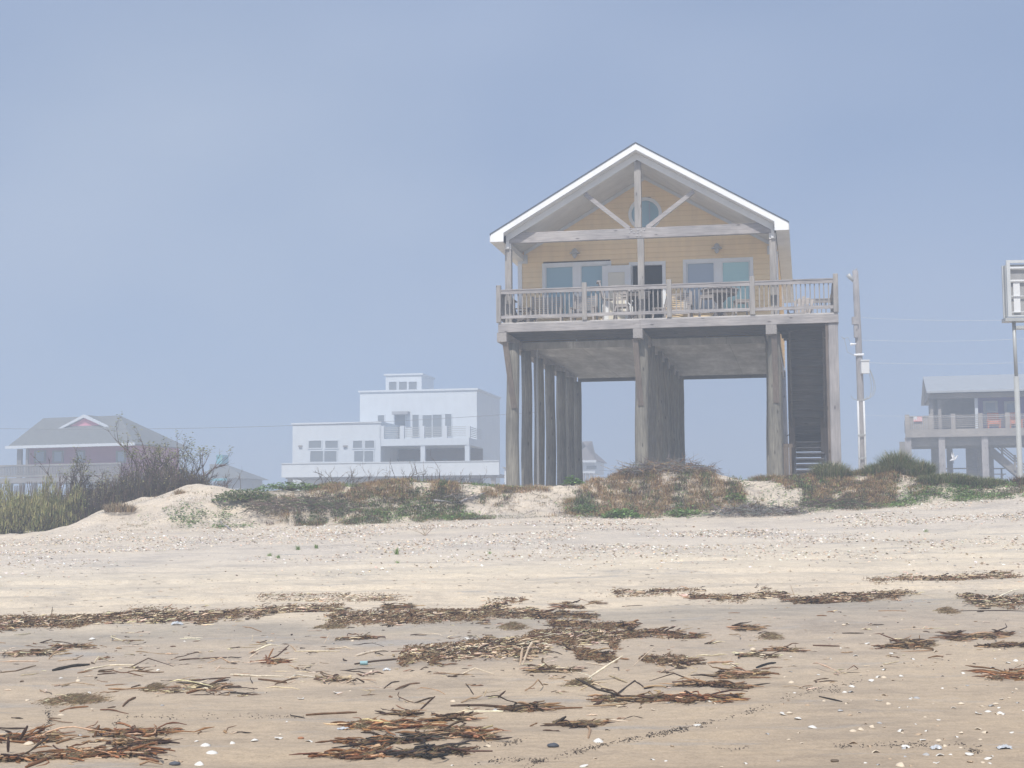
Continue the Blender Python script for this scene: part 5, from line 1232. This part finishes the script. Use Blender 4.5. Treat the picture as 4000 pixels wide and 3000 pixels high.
ST=[([(2030,2600),(2042,2530)],.014,'pale','left one of two pale stubs standing before the middle tide line',(1,)),
([(2042,2600),(2060,2545),(2080,2505)],.013,'pale','taller right one of two pale stubs standing before the middle tide line',(1,2)),
([(2285,2662),(2432,2562)],.013,'pale','long pale stick leaning up to the right in mid picture',(1,)),
([(2475,2600),(2555,2528)],.005,'pale','thin pale stem leaning right beside the long pale stick',(1,)),
([(1760,2758),(1880,2757),(2040,2770)],.012,'black','long curved black stem pointing at the dark spiky clump',()),
([(2110,2774),(2275,2766)],.011,'dark','straight dark stick right of the dark spiky clump',()),
([(1385,2596),(1540,2578),(1640,2578)],.012,'black','long black stick left of the middle tide line, by a blue cup',()),
([(1195,2795),(1300,2788),(1395,2785)],.010,'dark','straight brown stick lying alone left of the bottom centre',()),
([(1135,2793),(1190,2805)],.006,'black','short black stick touching distance left of the straight brown stick',()),
([(2650,2718),(2400,2720),(2480,2660),(2520,2690),(2560,2680)],.008,'dark','kinked dark stem right of the middle, ending in a clump',()),
([(1635,2780),(1700,2720)],.010,'red','split brown reed leaning up right, above the bottom heaps',(1,)),
([(1495,2390),(1505,2322)],.004,'dark','dark thin stem standing in the tide line',(1,)),
([(200,2410),(205,2370)],.006,'dark','short dark stem standing in the tide line at far left',(1,)),
([(3105,2335),(3088,2285)],.006,'pale','single straw standing on the upper line at right',(1,)),
([(3592,2500),(3592,2480)],.006,'dark','little dark twig standing in the dark heap at right',(1,)),
([(1045,2578),(1068,2532)],.010,'red','brown reed leaning in a fork, left of the middle line',(1,)),
([(1045,2580),(1085,2560),(1130,2520)],.009,'mix','tan reed arching right from the fork left of the middle line',(1,2)),
([(1135,2520),(1160,2545)],.007,'pale','short pale reed falling right of the arched one',()),
([(1110,2580),(1165,2575)],.007,'pale','pale straight reed under the fork left of the middle',()),
([(700,2580),(745,2575),(890,2567)],.008,'dark','dark stalk with pale sheath in the left middle ground',()),
([(975,2570),(1015,2542)],.008,'pale','pale reed leaning right in the left middle ground',(1,)),
([(840,2622),(862,2600)],.008,'mix','left leg of a small pale folded reed',(1,)),
([(900,2637),(1010,2642),(1110,2643)],.009,'pale','long pale flattened reed in the left middle ground',()),
([(1130,2652),(1160,2637),(1235,2650)],.009,'pale','folded pale reed left of the bottom centre',()),
([(1010,2655),(1080,2662),(1120,2670)],.012,'black','black tapering stem under the folded pale reed',()),
([(205,2620),(280,2605),(350,2598)],.016,'black','broad dark leaf lying below the left reed bundle',()),
([(330,2618),(420,2600),(530,2598)],.008,'pale','pale stem with dark butt right of the broad dark leaf',()),
([(370,2587),(385,2565),(420,2580)],.009,'mix','folded brown reed left of centre, casting a short shadow',(1,)),
([(385,2578),(430,2568)],.012,'dark','dark stub lying against the folded brown reed',()),
([(190,2575),(222,2540)],.008,'pale','pale reed leaning right at the upper left',(1,)),
([(0,2628),(60,2622),(140,2598)],.007,'mix','tan stem reaching in from the left edge',()),
([(225,2582),(290,2575),(325,2560)],.007,'mix','tan stem ending in a small fork, upper left',()),
([(480,2760),(500,2740),(530,2725)],.010,'dark','dark bent stick right of the fuzzy tan mat',()),
([(235,2780),(290,2765),(345,2762)],.010,'red','rough brown stick under the fuzzy tan mat',()),
([(370,2880),(388,2832)],.012,'dark','dark split reed standing up at lower left',(1,)),
([(32,2942),(32,2878)],.012,'red','reddish stub standing near the left edge',(1,)),
([(75,2895),(108,2835)],.014,'red','thick reddish stub leaning right at lower left',(1,)),
([(545,2910),(560,2940),(555,2965),(620,2975)],.012,'dark','hooked dark stem at the bottom left, ending in a curl',()),
([(220,2905),(290,2885),(350,2880)],.010,'dark','dark stem lying between the lower left heaps',()),
([(100,2998),(200,2960),(330,2925)],.012,'red','long reddish stem running up right at the bottom left',()),
([(1150,2545),(1330,2545)],.008,'mix','tan stalk left of the long black stick',()),
([(1390,2563),(1440,2550),(1500,2540)],.013,'pale','thick pale reed left of the middle tide line',()),
([(1265,2515),(1290,2470)],.005,'pale','thin pale stem standing left of the spiky clump',(1,)),
([(985,2505),(988,2480)],.007,'pale','small pale stub standing in the left middle ground',(1,)),
([(1500,2690),(1530,2665),(1560,2663)],.007,'mix','thin hooked stem in mid foreground, left part',()),
([(1545,2695),(1600,2672),(1640,2668)],.009,'mix','wavy tan stem right of the thin hooked one',()),
([(2050,2700),(2085,2675),(2102,2655),(2122,2680)],.006,'mix','thin angular stem standing in the mid foreground',(1,2)),
([(1820,2672),(1850,2712)],.007,'dark','short brown stem left of two small upright stubs',()),
([(1890,2722),(1903,2692)],.008,'mix','left small upright stub in mid foreground',(1,)),
([(1945,2728),(1975,2698)],.009,'red','right small upright stub in mid foreground',(1,)),
([(2170,2832),(2212,2798)],.014,'black','short black stub leaning right beside the hooked clump',(1,)),
([(2290,2835),(2305,2852),(2298,2885)],.010,'dark','dark hooked end hanging down right of the lower clump',()),
([(2320,2757),(2370,2735),(2400,2712)],.014,'black','thick black stick leaning right of the spiky clump',()),
([(2955,2610),(2990,2598),(3030,2590)],.012,'black','dark curved leaf like a fish, below the low mixed strands',()),
([(2845,2592),(2890,2612)],.009,'dark','short dark stick left of the dark curved leaf',()),
([(3175,2523),(3280,2525)],.010,'dark','flat dark stick above the scattered shells at right',()),
([(3290,2473),(3375,2474)],.008,'dark','straight dark stick alone on damp sand at right',()),
([(3430,2387),(3540,2388)],.008,'dark','long thin stick alone on the upper damp sand at right',()),
([(3190,2405),(3230,2406)],.008,'dark','short doubled stick alone in the upper right',()),
([(3740,2388),(3870,2386),(4000,2388)],.008,'dark','long stem trailing from the rounded weed mound to the right edge',()),
([(2845,2395),(2892,2394)],.005,'dark','tiny thin stick alone right of centre on damp sand',()),
([(2100,2380),(2110,2383),(2200,2384)],.006,'dark','thin dark stem with hooked start on the upper line in mid picture',()),
([(2235,2388),(2330,2388)],.006,'dark','thin dark stem right of the hooked one on the upper line',()),
([(3200,2720),(3290,2742)],.007,'black','thin black twig among the shells, right foreground',()),
([(2890,2440),(2935,2443)],.006,'dark','small stick right of the pointed clump',()),
([(2370,2600),(2290,2590)],.006,'pale','pale thin reed lying under the long leaning stick',()),
([(2380,2640),(2450,2668)],.009,'pale','pale reed sloping down right of the leaning stick base',()),
([(730,2710),(795,2690),(880,2650)],.014,'dark','broad dark brown stem crossing the left reed bundle',()),
([(890,2705),(980,2712)],.009,'black','black stick right of the left reed bundle',()),
([(740,2660),(900,2648)],.009,'black','black tapering stick above the left reed bundle',()),
([(2430,2370),(2510,2365)],.006,'dark','dark strand above the right end of the upper line',()),
]
for s in ST: stick(s[0],s[1],s[2],s[3],s[4])
def far_enough(p,L,d): return all((p[0]-q[0])**2+((p[1]-q[1])*.6)**2>d*d for q in L)
placed=[]
def loose():
    k=0; tries=0
    zones=[(0,1500,2460,2720,125),(1500,2600,2620,2860,40),(2600,4000,2380,2620,26),(0,900,2760,2990,22),(1300,2400,2480,2640,20),(2400,3300,2620,2800,10)]
    for x0,x1,y0,y1,n in zones:
        for _ in range(n):
            px,py=random.uniform(x0,x1),random.uniform(y0,y1); p=ground(px,py); m=MB()
            a=random.gauss(0,.5)+(PI if random.random()<.5 else 0); L=random.choice((.07,.1,.16,.24,.34,.45)); r=random.uniform(.0035,.009)
            pal=random.choice(('mix','dark','pale','pale','dark','mix')); c_=jit(random.choice(PAL[pal]),.2)
            if random.random()<.12 and L>.12:
                h_=L*random.uniform(.1,.28); q0=Vector((p[0],p[1],p[2]+r)); q1=q0+Vector((math.cos(a)*L*.4,math.sin(a)*L*.3,h_)); q2=q1+Vector((math.cos(a)*L*.6,math.sin(a)*L*.3,-h_)); m.tube([q0,q1,q2],[r,r*.9,r*.4],4,c_)
            else: reed(m,(p[0],p[1],p[2]+r*.6),a,L,r,c_,random.choice((0,0,.05,.35)),.35)
            if random.random()<.35:
                for _k in range(random.randint(2,5)): reed(m,(p[0]+random.gauss(0,.04),p[1]+random.gauss(0,.05),p[2]+r*.6),random.gauss(0,.5),random.uniform(.05,.2),random.uniform(.003,.007),jit(random.choice(PAL['mix']),.3),random.choice((0,0,.3)),.4)
            o=m.build('reed_stalk',M['reedm'],origin=p); tag(o,'short piece of dead reed lying loose on the open sand','reed','loose bits of reed')
loose()
# shells
def mat_shell(name,c):
    m,nt,b=newmat(name); n=noise(nt,60,3,.6); nt.links.new(ramp(nt,n,[(.35,tuple(x*.78 for x in c)),(.6,c)]),b.inputs['Base Color']); b.inputs['Roughness'].default_value=.45; return m
SH=[mat_shell('shell_white',(.80,.77,.70)),mat_shell('shell_cream',(.72,.60,.44)),mat_shell('shell_tan',(.50,.37,.24)),mat_shell('shell_grey',(.45,.44,.42))]
def shell_mesh(mat,kind):
    bm=MB(); n=11; rows=4; vs=[]; 
    for j in range(rows+1):
        f=j/rows
        for i in range(n+1):
            a=-.35+(PI+.7)*i/n; rr=f*(1+.03*(i%2)); x=math.cos(a)*rr*.5; y=(math.sin(a)*rr)*.5-.12*(1-f); z=.27*(1-f**2.2)*(1-.15*abs(math.cos(a)))*(1 if kind==0 else .6)
            if kind==1: z=.03+.16*f**2
            vs.append((x,y,z))
    fs=[(j*(n+1)+i,j*(n+1)+i+1,(j+1)*(n+1)+i+1,(j+1)*(n+1)+i) for j in range(rows) for i in range(n)]
    bm.add(vs,fs); me=bm.build('shell',mat,None,True); return me
protos=[]
for mi,mt_ in enumerate(SH):
    for kd in (0,1):
        o=shell_mesh(mt_,kd); sol=o.modifiers.new('s','SOLIDIFY'); sol.thickness=.05; protos.append(o)
def shell(px,py,s,k,label=None):
    s*=1.35 if label else 1
    p=ground(px,py); o=protos[k].copy(); COL.objects.link(o); o.location=(p[0],p[1],p[2]-.002); o.scale=(s,s,s*random.uniform(.8,1.2)); o.rotation_euler=(random.gauss(0,.15),random.gauss(0,.15),random.uniform(0,2*PI))
    tag(o,label or 'small pale shell lying on the bare damp sand','shell','shells on the lower beach')
for px,py,s,lab in ((3062,2789,.055,'lone white shell left of the cream one on open sand, lower right'),(3119,2806,.05,'cream shell right of the similar white one, lower right'),(3174,2842,.055,'white shell alone in the middle of the lower right sand'),(3361,2848,.045,'white upturned shell right of the lone middle one, lower right'),(1318,2708,.06,'large white domed shell left of centre'),(360,2497,.06,'white shell under the upper tide line at left'),(113,2904,.06,'white shell against the reddish heap at the left edge'),(802,2914,.055,'white tilted shell on open sand at lower left'),(828,2940,.06,'cream shell under the tilted white one, lower left'),(905,2900,.045,'white square-edged shell right of the cream one, lower left'),(1208,2896,.045,'white shell left of the bottom centre heaps'),(1090,2884,.055,'grey-rimmed shell left of the orange stone'),(2337,2895,.06,'cream shell below the hooked dark end'),(3655,2545,.05,'white shell under the dark heap at right'),(2941,2537,.055,'large cream shell right of the knotted heap'),(3388,2516,.05,'large white shell left of the upright twig'),(3242,2490,.04,'cream shell above the scattered shells'),(3485,2555,.05,'ring-like tan shell below the large white one'),(780,2985,.06,'white shell at the bottom edge, lower left'),(3520,2988,.055,'white shell at the bottom edge, lower right'),(3850,2863,.05,'pair-like white shell at the right foreground'),(1453,2623,.05,'white shell right under the blue cup')):
    shell(px,py,s,random.choice((0,0,1,2)),lab)
for x0,x1,y0,y1,n in ((3050,4000,2560,2760,60),(3300,4000,2720,2998,62),(2400,3300,2740,2998,18),(0,1400,2450,2998,36),(1300,2600,2420,2998,22),(3100,4000,2380,2560,20)):
    for _ in range(n): shell(random.uniform(x0,x1),random.uniform(y0,y1),random.choice((.03,.035,.045,.06)),random.choice((0,0,1,2,2,3,4,6)))
for i,o in enumerate(protos): 
    p=ground(3100+i*97,2600+(i*37)%90); o.location=p; o.scale=(.035,)*3; tag(o,'small pale shell lying on the bare damp sand','shell','shells on the lower beach')
def shell_hash():
    m=MB(); cols=[(.80,.75,.66),(.70,.58,.44),(.60,.46,.33),(.55,.47,.38),(.40,.36,.31),(.85,.82,.76),(.66,.53,.40)]
    n=0
    while n<30000:
        y=random.triangular(24,38.2,34); px=random.uniform(-300,4400); x=(px-2000)/FPX*y
        w=float(fbm(np.array([x*.5+4]),np.array([y*.8]),3)[0])
        dens=np.interp(px,[-300,700,1900,2200,4400],[.45,.45,.75,1,1])*np.interp(y,[24,27,31,36.5,38.2],[.05,.25,1,1,.2])
        if random.random()>dens*(.45+1.1*w) : n+=.25; continue
        n+=1; z=gz(x,y); s=random.choice((.010,.013,.016,.02,.026,.034)); a=random.uniform(0,PI); c=jit(random.choice(cols),.2)
        tl=random.uniform(-.5,.9); d=Vector((math.cos(a),math.sin(a),0))*s; e=Vector((-math.sin(a)*.8,math.cos(a)*.8,tl))*s*.8; p=Vector((x,y,z+.004+abs(tl)*s*.5))
        m.add([tuple(p-d),tuple(p-e),tuple(p+d),tuple(p+e),tuple(p+Vector((0,0,s*.4)))],[(0,1,4),(1,2,4),(2,3,4),(3,0,4)],c)
    tag(m.build('shell_hash',M['reedm']),'band of broken shells on the upper beach',kind='stuff')
shell_hash()
# litter
def crumple(name,px,py,sx,sz,mat,label,cat):
    p=ground(px,py); m=MB(); n=9; vs=[]
    for j in range(n):
        for i in range(n):
            u,v=i/(n-1)*2-1,j/(n-1)*2-1; f=max(0,1-(u*u+v*v)*.5)
            vs.append((u*sx*random.uniform(.85,1.1),v*sx*.7*random.uniform(.85,1.1),max(.002,f*sz*random.uniform(.3,1.1))))
    m.add(vs,[(j*n+i,j*n+i+1,(j+1)*n+i+1,(j+1)*n+i) for j in range(n-1) for i in range(n-1)]); o=m.build(name,mat); o.location=p; tag(o,label,cat)
PL=mat_paint('clear_plastic',(.52,.54,.56),.25,.1,.6)
crumple('plastic_bag',693,2441,.08,.05,PL,'crumpled clear plastic bag caught in the left tide line','plastic bag')
crumple('plastic_scrap',1343,2846,.05,.02,PL,'flat clear plastic scrap left of the bottom centre heaps','plastic scrap')
crumple('plastic_scrap',3657,2925,.04,.035,PL,'crumpled plastic scrap on the lower right sand, left one','plastic scrap')
crumple('plastic_scrap',3923,2921,.05,.03,PL,'flatter plastic scrap near the bottom right corner','plastic scrap')
crumple('plastic_scrap',1510,2618,.04,.03,PL,'bluish plastic scrap right of the blue cup','plastic scrap')
crumple('plastic_scrap',3012,2325,.035,.04,SH[0],'white scrap in the upper line at right','plastic scrap')
p=ground(1420,2597); m=MB(); m.tube([(-.035,0,.022),(.035,0,.022)],[.020,.022],14); m.tube([(.035,0,.022),(.042,0,.022)],[.025,.025],14); o=m.build('plastic_cup',mat_paint('aqua_plastic',(.26,.44,.47),.4,.1),smooth=False); o.location=p; tag(o,'faded aqua plastic cup at the end of the long black stick','cup')
def stone(px,py,s,c,label):
    p=ground(px,py); bm=bmesh.new(); bmesh.ops.create_icosphere(bm,subdivisions=2,radius=1)
    for v in bm.verts: v.co*=1+random.uniform(-.12,.12); v.co.x*=s*1.3; v.co.y*=s; v.co.z*=s*.55
    me=bpy.data.meshes.new('pebble'); bm.to_mesh(me); bm.free(); me.materials.append(mat_paint('stone',c,.7,.15)); me.polygons.foreach_set('use_smooth',[True]*len(me.polygons)); o=bpy.data.objects.new('pebble',me); COL.objects.link(o); o.location=(p[0],p[1],p[2]+s*.3); tag(o,label,'pebble')
stone(683,2984,.03,(.10,.11,.13),'dark grey pebble at the bottom left'); stone(1175,2884,.02,(.42,.20,.10),'orange-brown pebble right of the grey-rimmed shell'); stone(400,2918,.022,(.14,.11,.08),'dark brown pebble above the biggest red-brown heap')
stone(3260,2975,.022,(.16,.12,.08),'brown pebble at the bottom edge, lower right'); stone(2160,2916,.035,(.08,.09,.11),'flat blue-black pebble below the hooked clump')

# ------------------------------------------------------------------ air, sky, sun, camera
def air():
    m=bpy.data.materials.new('sea_fog'); m.use_nodes=True; nt=m.node_tree; nt.nodes.clear()
    out=nt.nodes.new('ShaderNodeOutputMaterial'); v=nt.nodes.new('ShaderNodeVolumePrincipled')
    v.inputs['Color'].default_value=(.585,.67,.785,1); v.inputs['Density'].default_value=HAZE; v.inputs['Anisotropy'].default_value=.15
    nt.links.new(v.outputs[0],out.inputs['Volume'])
    b=MB(); b.box(-310,310,-310,310,-3.5,15.5); o=b.build('haze',m); tag(o,'thin sea fog lying over the whole beach',kind='stuff')
HAZE=.0058
air()
SUN_EL,SUN_AZ=R(55),R(-14)     # azimuth measured from straight behind the camera, towards the left
sd=Vector((math.sin(SUN_AZ)*math.cos(SUN_EL),-math.cos(SUN_AZ)*math.cos(SUN_EL),math.sin(SUN_EL)))
sl=bpy.data.lights.new('sun','SUN'); sl.energy=3.9; sl.angle=R(.6); sl.color=(1,.955,.89)
so=bpy.data.objects.new('sun',sl); COL.objects.link(so); so.rotation_euler=sd.to_track_quat('Z','Y').to_euler(); so.location=(0,0,60)
w=bpy.data.worlds.new('World'); sc.world=w; w.use_nodes=True; nt=w.node_tree
bg=nt.nodes['Background']; sky=nt.nodes.new('ShaderNodeTexSky'); sky.sky_type='NISHITA'; sky.sun_disc=False
sky.sun_elevation=SUN_EL; sky.sun_rotation=math.atan2(sd.x,sd.y); sky.air_density=1.0; sky.dust_density=1.2; sky.ozone_density=1.5
tc=nt.nodes.new('ShaderNodeTexCoord'); sx=nt.nodes.new('ShaderNodeSeparateXYZ'); nt.links.new(tc.outputs['Generated'],sx.inputs[0])
def _m(op,a,b=None):
    n=nt.nodes.new('ShaderNodeMath'); n.operation=op
    for i,v in enumerate((a,b)):
        if v is None: continue
        if isinstance(v,(int,float)): n.inputs[i].default_value=v
        else: nt.links.new(v,n.inputs[i])
    return n.outputs[0]
cx_=nt.nodes.new('ShaderNodeCombineXYZ'); nt.links.new(sx.outputs[0],cx_.inputs[0]); nt.links.new(sx.outputs[1],cx_.inputs[1]); nt.links.new(_m('ADD',_m('MAXIMUM',sx.outputs[2],0),.22),cx_.inputs[2])
nt.links.new(cx_.outputs[0],sky.inputs[0])
no=nt.nodes.new('ShaderNodeTexNoise'); no.inputs['Scale'].default_value=1.7; no.inputs['Detail'].default_value=2.5; no.inputs['Roughness'].default_value=.55
mp=nt.nodes.new('ShaderNodeMapping'); mp.inputs['Scale'].default_value=(1,1,1.8); mp.inputs['Location'].default_value=(.35,.2,.1); nt.links.new(tc.outputs['Generated'],mp.inputs[0]); nt.links.new(mp.outputs[0],no.inputs['Vector'])
cr=nt.nodes.new('ShaderNodeValToRGB'); cr.color_ramp.elements[0].position=.32; cr.color_ramp.elements[0].color=(.2,.2,.2,1); cr.color_ramp.elements[1].position=.68; cr.color_ramp.elements[1].color=(1,1,1,1); nt.links.new(no.outputs['Fac'],cr.inputs[0])
mx=nt.nodes.new('ShaderNodeMix'); mx.data_type='RGBA'; nt.links.new(cr.outputs[0],mx.inputs[0]); nt.links.new(sky.outputs[0],mx.inputs[6]); mx.inputs[7].default_value=(2.6,3.15,4.25,1)
dp=nt.nodes.new('ShaderNodeVectorMath'); dp.operation='DOT_PRODUCT'; nt.links.new(tc.outputs['Generated'],dp.inputs[0]); dp.inputs[1].default_value=tuple(Vector(at(820,1050,10.)-CAM).normalized())
bl=nt.nodes.new('ShaderNodeMapRange'); bl.interpolation_type='SMOOTHSTEP'; bl.inputs['From Min'].default_value=.975; bl.inputs['From Max'].default_value=1.0; bl.inputs['To Max'].default_value=1.0
n2=nt.nodes.new('ShaderNodeTexNoise'); n2.inputs['Scale'].default_value=4; n2.inputs['Detail'].default_value=3; nt.links.new(mp.outputs[0],n2.inputs['Vector'])
nt.links.new(dp.outputs['Value'],bl.inputs['Value']); ml=_m('MULTIPLY',bl.outputs[0],_m('MULTIPLY',n2.outputs['Fac'],.5))
m2=nt.nodes.new('ShaderNodeMix'); m2.data_type='RGBA'; nt.links.new(ml,m2.inputs[0]); nt.links.new(mx.outputs[2],m2.inputs[6]); m2.inputs[7].default_value=(3.5,3.95,4.6,1)
nt.links.new(m2.outputs[2],bg.inputs[0]); bg.inputs[1].default_value=.15
cam=bpy.data.cameras.new('camera'); cam.sensor_width=36; cam.lens=36*FPX/4000; cam.clip_start=.1; cam.clip_end=2000
co=bpy.data.objects.new('camera',cam); COL.objects.link(co)
mt=Matrix(((AR[0],AU[0],-AF[0],0),(AR[1],AU[1],-AF[1],0),(AR[2],AU[2],-AF[2],EYE),(0,0,0,1))); co.matrix_world=mt
sc.camera=co
sc.view_settings.view_transform='Standard'; sc.view_settings.look='None'; sc.view_settings.exposure=.17; sc.view_settings.gamma=1
cy=sc.cycles; cy.use_denoising=True; cy.max_bounces=8; cy.volume_bounces=2; cy.diffuse_bounces=3; cy.glossy_bounces=3; cy.transparent_max_bounces=8
try: cy.denoiser='OPENIMAGEDENOISE'; cy.denoising_input_passes='RGB_ALBEDO_NORMAL'
except Exception: pass
